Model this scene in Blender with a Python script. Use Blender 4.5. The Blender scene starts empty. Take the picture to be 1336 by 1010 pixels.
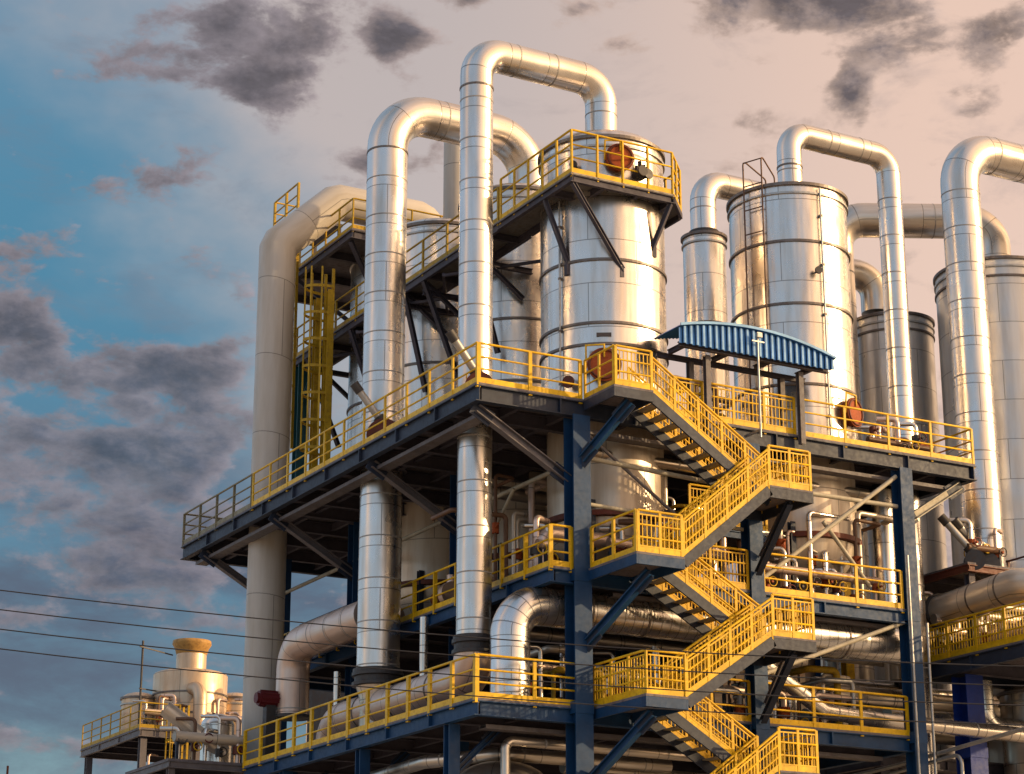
import bpy, bmesh, math, random
from mathutils import Vector, Matrix
random.seed(7)
V = Vector
R = math.radians
sc = bpy.context.scene
COL = sc.collection

# ------------------------------------------------------------------ materials
def new_mat(name):
    m = bpy.data.materials.new(name); m.use_nodes = True
    nt = m.node_tree; b = nt.nodes['Principled BSDF']
    return m, nt, b
def nd(nt, t, **kw):
    n = nt.nodes.new(t)
    for k, v in kw.items():
        if k in n.inputs: n.inputs[k].default_value = v
        else: setattr(n, k, v)
    return n
def ramp(nt, stops):
    n = nt.nodes.new('ShaderNodeValToRGB'); e = n.color_ramp.elements
    while len(e) < len(stops): e.new(0.5)
    for i, (p, c) in enumerate(stops):
        e[i].position = p; e[i].color = c if len(c) == 4 else (*c, 1)
    return n

def paint(name, col, rough=.45, metal=0., rust=.0, rustcol=(.12, .05, .025), scale=1.6, vary=.25):
    m, nt, b = new_mat(name); L = nt.links
    tc = nd(nt, 'ShaderNodeTexCoord')
    n1 = nd(nt, 'ShaderNodeTexNoise', Scale=scale, Detail=6., Roughness=.65)
    L.new(tc.outputs['Object'], n1.inputs['Vector'])
    dk = tuple(c * (1 - vary) for c in col); lt = tuple(min(1, c * (1 + vary)) for c in col)
    r1 = ramp(nt, [(.3, dk), (.7, lt)])
    L.new(n1.outputs['Fac'], r1.inputs['Fac'])
    n2 = nd(nt, 'ShaderNodeTexNoise', Scale=scale * 5, Detail=5., Roughness=.7)
    L.new(tc.outputs['Object'], n2.inputs['Vector'])
    r2 = ramp(nt, [(.56 - .12 * rust, (0, 0, 0)), (.74 - .12 * rust, (1, 1, 1))])
    L.new(n2.outputs['Fac'], r2.inputs['Fac'])
    mul = nd(nt, 'ShaderNodeMath', operation='MULTIPLY'); mul.inputs[1].default_value = rust
    L.new(r2.outputs['Color'], mul.inputs[0])
    mx = nd(nt, 'ShaderNodeMix', data_type='RGBA')
    L.new(mul.outputs[0], mx.inputs['Factor']); L.new(r1.outputs['Color'], mx.inputs['A'])
    mx.inputs['B'].default_value = (*rustcol, 1)
    L.new(mx.outputs['Result'], b.inputs['Base Color'])
    rr = ramp(nt, [(.3, (rough * .8,) * 3), (.7, (min(1, rough * 1.3),) * 3)])
    L.new(n2.outputs['Fac'], rr.inputs['Fac']); L.new(rr.outputs['Color'], b.inputs['Roughness'])
    b.inputs['Metallic'].default_value = metal
    if not metal: b.inputs['Specular IOR Level'].default_value = .28
    return m

def cladding(name, col=(.75, .715, .675), bw=2.4, rh=1.2, rough=.27, tint=(.74, .63, .52), wav=.30, seam=.014, metal=.95):
    """sheet metal lagging: panel seams and wavy sheets from the metre-true UV map"""
    m, nt, b = new_mat(name); L = nt.links
    uv = nd(nt, 'ShaderNodeUVMap')
    br = nt.nodes.new('ShaderNodeTexBrick')
    br.offset = .5; br.inputs['Scale'].default_value = 1.
    br.inputs['Brick Width'].default_value = bw; br.inputs['Row Height'].default_value = rh
    br.inputs['Mortar Size'].default_value = seam; br.inputs['Mortar Smooth'].default_value = .2
    br.inputs['Bias'].default_value = -.1
    br.inputs['Color1'].default_value = (*col, 1)
    br.inputs['Color2'].default_value = (*[c * .9 for c in col], 1)
    br.inputs['Mortar'].default_value = (*[c * .42 for c in col], 1)
    L.new(uv.outputs['UV'], br.inputs['Vector'])
    # streaky grime running down the sheets
    mp = nd(nt, 'ShaderNodeMapping'); mp.inputs['Scale'].default_value = (3.2, .35, 1)
    L.new(uv.outputs['UV'], mp.inputs['Vector'])
    n1 = nd(nt, 'ShaderNodeTexNoise', Scale=1., Detail=6., Roughness=.62)
    L.new(mp.outputs['Vector'], n1.inputs['Vector'])
    r1 = ramp(nt, [(.42, (0, 0, 0)), (.75, (1, 1, 1))])
    L.new(n1.outputs['Fac'], r1.inputs['Fac'])
    mx = nd(nt, 'ShaderNodeMix', data_type='RGBA', blend_type='MULTIPLY')
    ml = nd(nt, 'ShaderNodeMath', operation='MULTIPLY'); ml.inputs[1].default_value = .75
    L.new(r1.outputs['Color'], ml.inputs[0]); L.new(ml.outputs[0], mx.inputs['Factor'])
    L.new(br.outputs['Color'], mx.inputs['A']); mx.inputs['B'].default_value = (*tint, 1)
    L.new(mx.outputs['Result'], b.inputs['Base Color'])
    b.inputs['Metallic'].default_value = metal
    n2 = nd(nt, 'ShaderNodeTexNoise', Scale=1.4, Detail=4.)
    L.new(uv.outputs['UV'], n2.inputs['Vector'])
    rr = ramp(nt, [(.3, (rough * .75,) * 3), (.7, (rough * 1.35,) * 3)])
    L.new(n2.outputs['Fac'], rr.inputs['Fac']); L.new(rr.outputs['Color'], b.inputs['Roughness'])
    # waviness of the thin sheets
    mp2 = nd(nt, 'ShaderNodeMapping'); mp2.inputs['Scale'].default_value = (1.5, .22, 1)
    L.new(uv.outputs['UV'], mp2.inputs['Vector'])
    n3 = nd(nt, 'ShaderNodeTexNoise', Scale=1.1, Detail=2., Roughness=.45)
    L.new(mp2.outputs['Vector'], n3.inputs['Vector'])
    bp = nd(nt, 'ShaderNodeBump', Strength=wav, Distance=.1)
    L.new(n3.outputs['Fac'], bp.inputs['Height'])
    bp2 = nd(nt, 'ShaderNodeBump', Strength=.3, Distance=.006)
    L.new(br.outputs['Fac'], bp2.inputs['Height']); bp2.invert = True
    L.new(bp.outputs['Normal'], bp2.inputs['Normal'])
    L.new(bp2.outputs['Normal'], b.inputs['Normal'])
    return m

M = {}
M['clad'] = cladding('aluminium_cladding')
M['clad_tank'] = cladding('tank_cladding', col=(.76, .715, .665), bw=2.72, rh=1.25, rough=.27, wav=.55)
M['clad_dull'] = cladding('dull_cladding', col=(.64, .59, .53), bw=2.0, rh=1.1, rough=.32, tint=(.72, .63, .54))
M['clad_fine'] = cladding('finely_jointed_cladding', col=(.76, .76, .76), bw=3.2, rh=.28, rough=.24)
M['beige'] = cladding('beige_painted_steel', col=(.52, .48, .43), bw=4.1, rh=2.6, rough=.5, tint=(.75, .7, .62), wav=.12, metal=0.)
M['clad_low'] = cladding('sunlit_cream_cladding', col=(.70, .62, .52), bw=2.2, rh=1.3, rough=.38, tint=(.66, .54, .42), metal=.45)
M['clad_pale'] = cladding('pale_matt_cladding', col=(.70, .69, .67), bw=2.6, rh=1.3, rough=.36, tint=(.78, .72, .66), metal=.62)
M['pinkpipe'] = cladding('weathered_lagging', col=(.70, .55, .47), bw=3.1, rh=1.0, rough=.38, tint=(.7, .6, .53), metal=.6)
M['yellow'] = paint('yellow_safety_paint', (.72, .44, .010), .42, rust=.45, rustcol=(.22, .10, .02), vary=.28)
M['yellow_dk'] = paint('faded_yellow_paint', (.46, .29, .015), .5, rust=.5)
M['blue'] = paint('blue_column_paint', (.008, .044, .120), .5, rust=.10, rustcol=(.05, .05, .06))
M['blue_bright'] = paint('bright_blue_paint', (.006, .030, .20), .5, rust=.15)
M['beam'] = paint('slate_beam_paint', (.024, .034, .060), .5, rust=.25, rustcol=(.09, .06, .045))
M['beam_dk'] = paint('dark_beam_paint', (.07, .065, .085), .6, rust=.3, rustcol=(.05, .035, .03))
M['floor'] = paint('dark_deck_plate', (.15, .135, .15), .65, rust=.5, rustcol=(.07, .05, .04))
M['galv'] = paint('galvanised_steel', (.42, .42, .41), .4, .7, rust=.2)
M['strut'] = paint('pale_strut_paint', (.40, .37, .29), .5, rust=.4, rustcol=(.2, .13, .08))
M['brace'] = paint('grey_brace_paint', (.13, .12, .13), .5, rust=.3)
M['rust'] = paint('orange_rust_primer', (.33, .07, .016), .6, rust=.5, rustcol=(.17, .035, .012), scale=4)
M['brown'] = paint('brown_red_paint', (.13, .035, .022), .5, rust=.4)
M['red'] = paint('dark_red_paint', (.11, .012, .016), .45, rust=.2)
M['dark'] = paint('dark_casting', (.05, .048, .05), .5, .3, rust=.3)
M['brownpipe'] = paint('brown_pipe_paint', (.14, .075, .045), .45, rust=.4)
M['ring'] = paint('dull_hoop_steel', (.17, .15, .14), .45, .6, rust=.4)
M['roofblue'] = paint('blue_roof_sheet', (.05, .22, .60), .45, rust=.12, rustcol=(.1, .2, .35), scale=2.5)
M['roofblue_lt'] = paint('faded_blue_rib', (.20, .42, .72), .45, rust=.2, rustcol=(.1, .2, .35), scale=2.5)
M['teal'] = paint('teal_column_paint', (.02, .10, .12), .45, rust=.25)
M['ochre'] = paint('ochre_paint', (.42, .24, .07), .55, rust=.5)
M['tread'] = paint('tread_plate', (.36, .31, .22), .5, .3, rust=.5)
M['white'] = paint('white_lamp_case', (.75, .75, .73), .4, rust=.1)
M['band'] = paint('dull_joint_band', (.36, .34, .32), .55, .3, rust=.3)
M['wire'] = paint('black_cable', (.03, .03, .035), .6)
M['cream'] = cladding('warm_cream_cladding', col=(.66, .52, .38), bw=2.2, rh=1.4, rough=.42, tint=(.7, .55, .42), metal=.6)
M['plate'] = paint('dark_name_plate', (.07, .06, .06), .4)

# ------------------------------------------------------------------ mesh builder
class MB:
    def __init__(s): s.v = []; s.f = []; s.uv = []; s.sm = []
    def face(s, idx, uv=None, smooth=False):
        s.f.append(idx); s.uv.append(uv or [(0, 0)] * len(idx)); s.sm.append(smooth)
    def box(s, a, b):
        x0, y0, z0 = a; x1, y1, z1 = b; n = len(s.v)
        s.v += [(x0, y0, z0), (x1, y0, z0), (x1, y1, z0), (x0, y1, z0), (x0, y0, z1), (x1, y0, z1), (x1, y1, z1), (x0, y1, z1)]
        for q in ((0, 3, 2, 1), (4, 5, 6, 7), (0, 1, 5, 4), (1, 2, 6, 5), (2, 3, 7, 6), (3, 0, 4, 7)): s.face([n + i for i in q])
        return s
    def bar(s, a, b, w, h, up=(0, 0, 1)):
        a = V(a); b = V(b); d = (b - a).normalized(); up = V(up)
        if abs(d.dot(up)) > .99: up = V((0, 1, 0))
        sd = d.cross(up).normalized(); u = sd.cross(d)
        n = len(s.v)
        for p in (a, b):
            for i, j in ((-1, -1), (1, -1), (1, 1), (-1, 1)): s.v.append(tuple(p + sd * (w / 2 * i) + u * (h / 2 * j)))
        for q in ((0, 1, 2, 3), (7, 6, 5, 4), (0, 4, 5, 1), (1, 5, 6, 2), (2, 6, 7, 3), (3, 7, 4, 0)): s.face([n + i for i in q])
        return s
    def ibeam(s, a, b, w, h, t=.025, up=(0, 0, 1)):
        a = V(a); b = V(b); d = (b - a).normalized(); up = V(up)
        if abs(d.dot(up)) > .99: up = V((0, 1, 0))
        sd = d.cross(up).normalized(); u = sd.cross(d)
        prof = [(-w/2, -h/2), (w/2, -h/2), (w/2, -h/2+t), (t/2, -h/2+t), (t/2, h/2-t), (w/2, h/2-t), (w/2, h/2), (-w/2, h/2), (-w/2, h/2-t), (-t/2, h/2-t), (-t/2, -h/2+t), (-w/2, -h/2+t)]
        n = len(s.v); k = len(prof)
        for p in (a, b):
            for i, j in prof: s.v.append(tuple(p + sd * i + u * j))
        for i in range(k):
            j = (i + 1) % k; s.face([n + i, n + j, n + k + j, n + k + i])
        s.face([n + i for i in range(k)][::-1]); s.face([n + k + i for i in range(k)])
        return s
    def tube(s, pts, r, seg=18, caps=True, smooth=True, v0=0.):
        pts = [V(p) for p in pts]; N = len(pts)
        rs = r if isinstance(r, (list, tuple)) else [r] * N
        t0 = (pts[1] - pts[0]).normalized()
        ref = V((0, 0, 1)) if abs(t0.z) < .9 else V((.486, .874, 0))
        nrm = (ref - t0 * ref.dot(t0)).normalized()
        base = len(s.v); ln = v0; lens = []
        for i, p in enumerate(pts):
            if i == 0: t = t0
            elif i == N - 1: t = (pts[i] - pts[i-1]).normalized()
            else: t = ((pts[i] - pts[i-1]).normalized() + (pts[i+1] - pts[i]).normalized()).normalized()
            if i: ln += (pts[i] - pts[i-1]).length
            lens.append(ln)
            nrm = (nrm - t * nrm.dot(t)).normalized(); bi = t.cross(nrm)
            sc_ = 1.
            if 0 < i < N - 1:
                c = (pts[i] - pts[i-1]).normalized().dot(t); sc_ = 1 / max(c, .5)
                dd = (pts[i+1] - pts[i]).normalized() - (pts[i] - pts[i-1]).normalized()
                bd = dd.normalized() if dd.length > 1e-5 else None
            else: bd = None
            for k in range(seg):
                a = 2 * math.pi * k / seg
                o = (nrm * math.cos(a) + bi * math.sin(a)) * rs[i]
                if bd is not None: o = o + bd * (o.dot(bd) * (sc_ - 1))
                s.v.append(tuple(p + o))
        R0 = max(rs)
        for i in range(N - 1):
            for k in range(seg):
                k2 = (k + 1) % seg
                u0 = 2 * math.pi * R0 * k / seg; u1 = 2 * math.pi * R0 * (k + 1) / seg
                s.face([base + i*seg + k, base + i*seg + k2, base + (i+1)*seg + k2, base + (i+1)*seg + k],
                       [(u0, lens[i]), (u1, lens[i]), (u1, lens[i+1]), (u0, lens[i+1])], smooth)
        if caps:
            s.face([base + k for k in range(seg)][::-1]); s.face([base + (N-1)*seg + k for k in range(seg)])
        return s
    def cyl(s, a, b, r, seg=18, smooth=True): return s.tube([a, b], r, seg, True, smooth)
    def lathe(s, c, prof, seg=64, smooth=True, a0=0.):
        cx, cy = c; base = len(s.v); N = len(prof); Rm = max(r for r, z in prof); ln = 0; ls = []
        for i, (r, z) in enumerate(prof):
            if i: ln += math.hypot(r - prof[i-1][0], z - prof[i-1][1])
            ls.append(ln)
            for k in range(seg):
                a = a0 + 2 * math.pi * k / seg
                s.v.append((cx + r * math.cos(a), cy + r * math.sin(a), z))
        for i in range(N - 1):
            for k in range(seg):
                k2 = (k + 1) % seg
                u0 = 2*math.pi*Rm*k/seg; u1 = 2*math.pi*Rm*(k+1)/seg
                s.face([base+i*seg+k, base+i*seg+k2, base+(i+1)*seg+k2, base+(i+1)*seg+k], [(u0, ls[i]), (u1, ls[i]), (u1, ls[i+1]), (u0, ls[i+1])], smooth)
        s.face([base + k for k in range(seg)][::-1]); s.face([base + (N-1)*seg + k for k in range(seg)])
        return s
    def torus(s, c, axis, Rr, r, seg=28, ts=8):
        c = V(c); ax = V(axis).normalized(); ref = V((0, 0, 1)) if abs(ax.z) < .9 else V((1, 0, 0))
        a = (ref - ax * ref.dot(ax)).normalized(); b = ax.cross(a); base = len(s.v)
        for i in range(seg):
            t = 2*math.pi*i/seg; d = a*math.cos(t) + b*math.sin(t)
            for j in range(ts):
                q = 2*math.pi*j/ts; s.v.append(tuple(c + d*(Rr + r*math.cos(q)) + ax*(r*math.sin(q))))
        for i in range(seg):
            for j in range(ts):
                i2 = (i+1) % seg; j2 = (j+1) % ts
                s.face([base+i*ts+j, base+i2*ts+j, base+i2*ts+j2, base+i*ts+j2], None, True)
        return s

def wloc(o):
    p = V((0, 0, 0))
    while o: p += o.location; o = o.parent
    return p
def obj(name, mb, mat, parent=None, origin=None):
    off = wloc(parent) if parent else V((0, 0, 0))
    loc = V(origin) - off if origin is not None else V((0, 0, 0))
    tot = off + loc
    me = bpy.data.meshes.new(name)
    me.from_pydata([(x - tot.x, y - tot.y, z - tot.z) for x, y, z in mb.v], [], mb.f)
    ul = me.uv_layers.new(name='UVMap'); flat = []
    for q in mb.uv:
        for a in q: flat += [a[0], a[1]]
    ul.data.foreach_set('uv', flat)
    me.polygons.foreach_set('use_smooth', mb.sm)
    bm = bmesh.new(); bm.from_mesh(me); bmesh.ops.recalc_face_normals(bm, faces=bm.faces)
    for e in bm.edges:                                   # caps keep a crisp edge, so the barrel's shading stays straight
        if any(not f.smooth for f in e.link_faces): e.smooth = False
    bm.to_mesh(me); bm.free()
    me.materials.append(M[mat] if isinstance(mat, str) else mat)
    o = bpy.data.objects.new(name, me); COL.objects.link(o); o.location = loc
    if parent: o.parent = parent
    return o
def tag(o, label=None, cat=None, group=None, kind=None):
    if label: o['label'] = label
    if cat: o['category'] = cat
    if group: o['group'] = group
    if kind: o['kind'] = kind
    return o
def thing(name, label, cat, loc=(0, 0, 0), group=None):
    o = bpy.data.objects.new(name, None); COL.objects.link(o); o.location = loc; o.empty_display_size = .3
    return tag(o, label, cat, group)
def copy_part(o, parent, loc_world):
    c = o.copy(); COL.objects.link(c); c.parent = parent
    c.location = V(loc_world) - wloc(parent); return c
def bend(pts, Rr, n=8):
    pts = [V(p) for p in pts]; out = [pts[0]]
    for i in range(1, len(pts) - 1):
        a = (pts[i-1] - pts[i]).normalized(); b = (pts[i+1] - pts[i]).normalized()
        ang = a.angle(b); d = Rr / math.tan(ang / 2)
        p0 = pts[i] + a * d; p1 = pts[i] + b * d
        c = pts[i] + (a + b).normalized() * (Rr / math.sin(ang / 2))
        r0 = p0 - c; r1 = p1 - c; tot = r0.angle(r1); ax = r0.cross(r1).normalized()
        for k in range(n + 1):
            out.append(c + Matrix.Rotation(tot * k / n, 3, ax) @ r0)
    out.append(pts[-1]); return out

# ------------------------------------------------------------------ levels
ZA, ZB, ZC = 18.04, 13.55, 10.12
M1, M2, M3, ZD = 15.72, 11.86, 8.55, 6.6; ZR = 12.75
HX, HY = .486, .874                                   # viewing heading on the ground, used only for facing small fittings

# ------------------------------------------------------------------ builders
def rails(parent, pts, h=1.05, dense=False, spacing=1.35, toe=True, post_w=.075, mat='yellow', rail_r=.032, skip=()):
    """posts, rails, toe board and bar infill along a polyline, as parts of parent"""
    pts = [V(p) for p in pts]; up = V((0, 0, h))
    proto = None; posts = []
    for i in range(len(pts) - 1):
        a, b = pts[i], pts[i+1]; n = max(1, round((b - a).length / spacing))
        for k in range(n + (1 if i == len(pts) - 2 else 0)):
            posts.append((a.lerp(b, k / n), (b - a).normalized()))
    for p, d in posts:
        if proto is None:
            fl = V((d.x, d.y, 0)).normalized()
            mb = MB(); mb.bar(p - V((0, 0, .12)), p + up, post_w, post_w * .55, up=(-fl.y, fl.x, 0) if True else fl)
            proto = obj('post', mb, mat, parent, origin=p); 
        else: copy_part(proto, parent, p)
    tr = MB().tube(bend([p + up for p in pts], .06, 3) if len(pts) > 2 else [p + up for p in pts], rail_r, 8)
    obj('top_rail', tr, mat, parent)
    for q_ in (.36, .66): obj('mid_rail', MB().tube([p + up * q_ for p in pts], rail_r * .8, 8), mat, parent)
    if toe:
        tb = MB()
        for a, b in zip(pts[:-1], pts[1:]): tb.bar(a + V((0, 0, .075)), b + V((0, 0, .075)), .02, .15)
        obj('toe_board', tb, mat, parent)
    if dense:
        for k in range(len(posts) - 1):
            a, b = posts[k][0], posts[k+1][0]
            L = (b - a).length
            if L < .25 or L > spacing * 1.9: continue
            m = MB(); n = max(2, int(L / .115))
            for j in range(1, n):
                q = a.lerp(b, j / n); m.bar(q + V((0, 0, .16)), q + up * .9, .022, .022)
            for hh in (.16, .9 * h): 
                m.bar(a.lerp(b, .06) + V((0, 0, hh)), a.lerp(b, .94) + V((0, 0, hh)), .034, .034)
            obj('baluster_panel', m, mat, parent)
def guard_rail(label, pts, group='yellow guard rails round the decks', **kw):
    t = thing('guard_rail', label, 'guard rail', pts[0], group); rails(t, pts, **kw); return t

def platform(label, z, x0, x1, y0, y1, beam_h=.42, fmat='beam', joists=(), jdir='x', beam_w=.2, kerb='yellow', long_joists=(), floor_mat='floor', braces=(), landings=(), sides='lfrb', beam_mat='beam_dk'):
    t = thing('deck_platform', label, 'platform', ((x0+x1)/2, (y0+y1)/2, z), 'steel decks of the plant')
    obj('floor_plate', MB().box((x0+.02, y0+.02, z-.06), (x1-.02, y1-.02, z)), floor_mat, t)
    zb = z - .064 - beam_h/2
    w = beam_w
    S = {'l': ((x0+w/2, y0, zb), (x0+w/2, y1, zb)), 'r': ((x1-w/2, y0, zb), (x1-w/2, y1, zb)),
         'f': ((x0+w+.004, y0+w/2, zb), (x1-w-.004, y0+w/2, zb)), 'b': ((x0+w+.004, y1-w/2, zb), (x1-w-.004, y1-w/2, zb))}
    for c in sides: obj('edge_beam', MB().ibeam(*S[c], w, beam_h), fmat, t)
    # stiffener plates seen along the outer beams
    for c in sides:
        if c in 'lf':
            a, b = map(V, S[c]); n = int((b-a).length/2.2)
            for k in range(1, n):
                q = a.lerp(b, k/n); d = (b-a).normalized()
                obj('stiffener', MB().bar(q - d*.02, q + d*.02, w+.006, beam_h-.05), fmat, t)
    for y in joists: obj('cross_beam', MB().ibeam((x0+w, y, zb-.01), (x1-w, y, zb-.01), .18, beam_h*.9), beam_mat, t)
    for x in long_joists: obj('secondary_beam', MB().ibeam((x, y0+w, zb+.05), (x, y1-w, zb+.05), .12, beam_h*.6), beam_mat, t)
    for a, b, s_, mt in braces:
        br_ = obj('brace', MB().ibeam(a, b, s_, s_), mt, t)
        for e, sg in ((V(a), 1), (V(b), -1)):
            dd = (V(b) - V(a)).normalized() * sg; gq = e + dd*.22
            obj('gusset_plate', MB().bar(e - dd*.12, e + dd*.5, .03, s_*1.9, up=(dd.x*-dd.z, 0, 1)), 'beam', br_)
    for (lx0, lx1, ly0, ly1) in landings:
        o = obj('landing', MB().box((lx0, ly0, z-.056), (lx1, ly1, z+.003)), floor_mat, t)
        fr = MB(); hb = .24; zz = z - .06 - hb/2
        fr.bar((lx0+.03, ly0, zz), (lx0+.03, ly1, zz), .06, hb); fr.bar((lx1-.03, ly0, zz), (lx1-.03, ly1, zz), .06, hb)
        fr.bar((lx0+.062, ly0+.03, zz), (lx1-.062, ly0+.03, zz), .06, hb)
        obj('landing_frame', fr, fmat, o)
    return t

def column(label, x, y, z0, z1, s=.45, mat='blue', extra=()):
    t = thing('steel_column', label, 'column', (x, y, z0), 'blue steel columns')
    obj('shaft', MB().ibeam((x, y, z0+.05), (x, y, z1), s, s, .035, up=(0, 1, 0)), mat, t)
    obj('base_plate', MB().box((x-s*.75, y-s*.75, z0), (x+s*.75, y+s*.75, z0+.048)), mat, t)
    k = z0 + 3.2
    while k < z1 - .5:
        obj('splice_plate', MB().box((x-s*.52, y-s*.53, k), (x+s*.52, y+s*.53, k+.30)), mat, t) if int(k) % 2 else None
        k += 3.3
    for a, b, w in extra:
        kb = obj('knee_brace', MB().ibeam(a, b, w, w), mat, t)
        dd = (V(b) - V(a)).normalized()
        for e in (V(a) + dd*.2, V(b) - dd*.25):
            obj('gusset_plate', MB().bar(e - dd*.3, e + dd*.25, .03, w*2.0), 'beam', kb)
    return t

def stair(label, a, b, y0, y1, z_rail=.95, ends=(.3, .3), rail_near=True, rail_far=True):
    """a, b = (x, z) of top and bottom; runs along x between y0 (near) and y1"""
    (xa, za), (xb, zb) = a, b
    t = thing('stair_flight', label, 'stairs', ((xa+xb)/2, (y0+y1)/2, zb), 'flights of the zigzag staircase')
    for y in (y0 + .03, y1 - .03):
        s = MB().bar((xa, y, za - .14), (xb, y, zb - .14), .06, .26)
        obj('stringer', s, 'beam', t)
    n = max(6, round((za - zb) / .21)); proto = None
    for k in range(1, n):
        f = k / n; x = xa + (xb - xa) * f; z = za + (zb - za) * f
        if proto is None:
            m = MB().box((x-.13, y0+.066, z-.032), (x+.13, y1-.066, z))
            proto = obj('tread', m, 'tread', t, origin=(x, (y0+y1)/2, z))
            e = 1 if xb > xa else -1
            obj('nosing', MB().box((x+.131*e-.012, y0+.066, z-.05), (x+.131*e+.012, y1-.066, z+.004)), 'yellow', proto)
        else:
            c = copy_part(proto, t, (x, (y0+y1)/2, z))
            for ch in proto.children:
                q = ch.copy(); COL.objects.link(q); q.parent = c
    for y, on in ((y0 + .03, rail_near), (y1 - .03, rail_far)):
        if on: rails(t, [(xa, y, za), (xb, y, zb)], h=z_rail, dense=True, spacing=.85, toe=True)
    return t

def manhole(parent, c, r_tank, z, ang, r=.36, mat='rust', proud=.22):
    d = V((math.cos(ang), math.sin(ang), 0)); p = V((c[0], c[1], z)) + d * (r_tank - .05)
    o = obj('manhole', MB().cyl(p, p + d*(proud), r*.86, 28), mat, parent)
    q = p + d*(proud + .003)
    obj('manhole_cover', MB().cyl(q, q + d*.07, r, 32), mat, o)
    sd = d.cross(V((0, 0, 1)))
    obj('cover_rim', MB().torus(q + d*.075, d, r*.86, .035, 28, 8), 'brown', o)
    obj('lifting_arm', MB().tube([q + sd*r*1.05 + V((0,0,-.1)), q + sd*r*1.05 + V((0,0,r*1.15)) + d*.06, q + d*.1 + V((0,0,r*1.15)), q + d*.1 + V((0, 0, r*.4))], .025, 8), 'yellow', o)
CAMANG = math.atan2(-.874, -.486)                       # direction from the plant towards the viewer

def tank(label, c, r, z0, z1, hoops=(), dome=.35, rim=True, mat='clad_tank', lower=None, name='process_tank', group='tall clad process tanks', hoop_r=.035, cone=None):
    t = thing(name, label, 'tank', (c[0], c[1], z0), group)
    obj('shell', MB().lathe(c, [(r, z0), (r, z1)], 72), mat, t)
    pr = [(r*1.0, z1+.002)] + [(r*math.cos(a*math.pi/2/7), z1 + .002 + dome*math.sin(a*math.pi/2/7)) for a in range(1, 7)] + [(.05, z1+dome)]
    obj('roof', MB().lathe(c, pr, 72), mat, t)
    if rim:
        obj('roof_rim', MB().lathe(c, [(r-.02, z1-.04), (r+.07, z1-.04), (r+.07, z1+.05), (r-.02, z1+.05)], 72, False), 'ring', t)
        obj('roof_rim', MB().lathe(c, [(r-.02, z1-.30), (r+.05, z1-.30), (r+.05, z1-.24), (r-.02, z1-.24)], 72, False), 'galv', t)
    for z in hoops:
        obj('hoop', MB().lathe(c, [(r-.02, z-hoop_r), (r+.045, z-hoop_r), (r+.045, z+hoop_r), (r-.02, z+hoop_r)], 72, False), 'ring', t)
    if lower:
        r2, za, zb = lower
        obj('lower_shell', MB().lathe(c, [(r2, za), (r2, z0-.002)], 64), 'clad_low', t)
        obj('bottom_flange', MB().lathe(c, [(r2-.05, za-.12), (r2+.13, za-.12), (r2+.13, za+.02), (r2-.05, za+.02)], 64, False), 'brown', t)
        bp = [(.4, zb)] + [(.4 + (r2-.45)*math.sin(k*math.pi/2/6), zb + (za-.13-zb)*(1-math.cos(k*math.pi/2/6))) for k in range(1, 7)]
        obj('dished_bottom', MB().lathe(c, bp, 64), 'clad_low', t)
        lg = None
        for k in range(4):
            a = math.pi/4 + k*math.pi/2; p = (c[0] + (r2+.05)*math.cos(a), c[1] + (r2+.05)*math.sin(a), ZB)
            if lg is None: lg = obj('support_leg', MB().ibeam((p[0], p[1], ZB), (p[0], p[1], za+.3), .16, .16), 'beam', t, origin=p)
            else: copy_part(lg, t, p)
    return t

def flange(parent, p, d, r, mat='dark', th=.09, name='flange'):
    p = V(p); d = V(d).normalized()
    return obj(name, MB().cyl(p - d*th/2, p + d*th/2, r, 28, False), mat, parent)
def pipe(label, pts, r, mat='clad', Rb=None, n=8, seg=32, flanges=(), group=None, name='process_pipe', cat='pipe', bands=(), collars=()):
    pth = bend(pts, Rb or r*1.6, n) if len(pts) > 2 else [V(p) for p in pts]
    t = thing(name, label, cat, pts[0], group)
    obj('pipe_body', MB().tube(pth, r, seg, smooth=True), mat, t)
    if seg >= 32 and mat in ('clad', 'clad_dull', 'pinkpipe'):
        acc = 0.; nxt = .9; k = 0
        for a_, b_ in zip(pth[:-1], pth[1:]):
            ln = (b_ - a_).length; dd = (b_ - a_).normalized()
            while nxt < acc + ln:
                if ln > .5: obj('joint_band', MB().cyl(a_ + dd*(nxt-acc-.018), a_ + dd*(nxt-acc+.018), r+.007, 32), 'band', t)
                nxt += 1.2
            acc += ln
    for p, d in flanges: flange(t, p, d, r*1.16)
    for z_ in collars:
        p_ = pth[-1] if abs(pth[-1].x - pth[-2].x) < .01 else pth[0]
        obj('deck_collar', MB().lathe((p_.x, p_.y), [(r+.005, z_), (r+.16, z_), (r+.16, z_+.10), (r+.005, z_+.10)], 32, False), 'brace', t)
        obj('deck_collar', MB().lathe((p_.x, p_.y), [(r+.005, z_-.30), (r+.12, z_-.30), (r+.12, z_-.066), (r+.005, z_-.066)], 32, False), 'beam_dk', t)
    for p, d in bands: flange(t, p, d, r+.018, 'ring', .05, 'joint_band')
    return t

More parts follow.
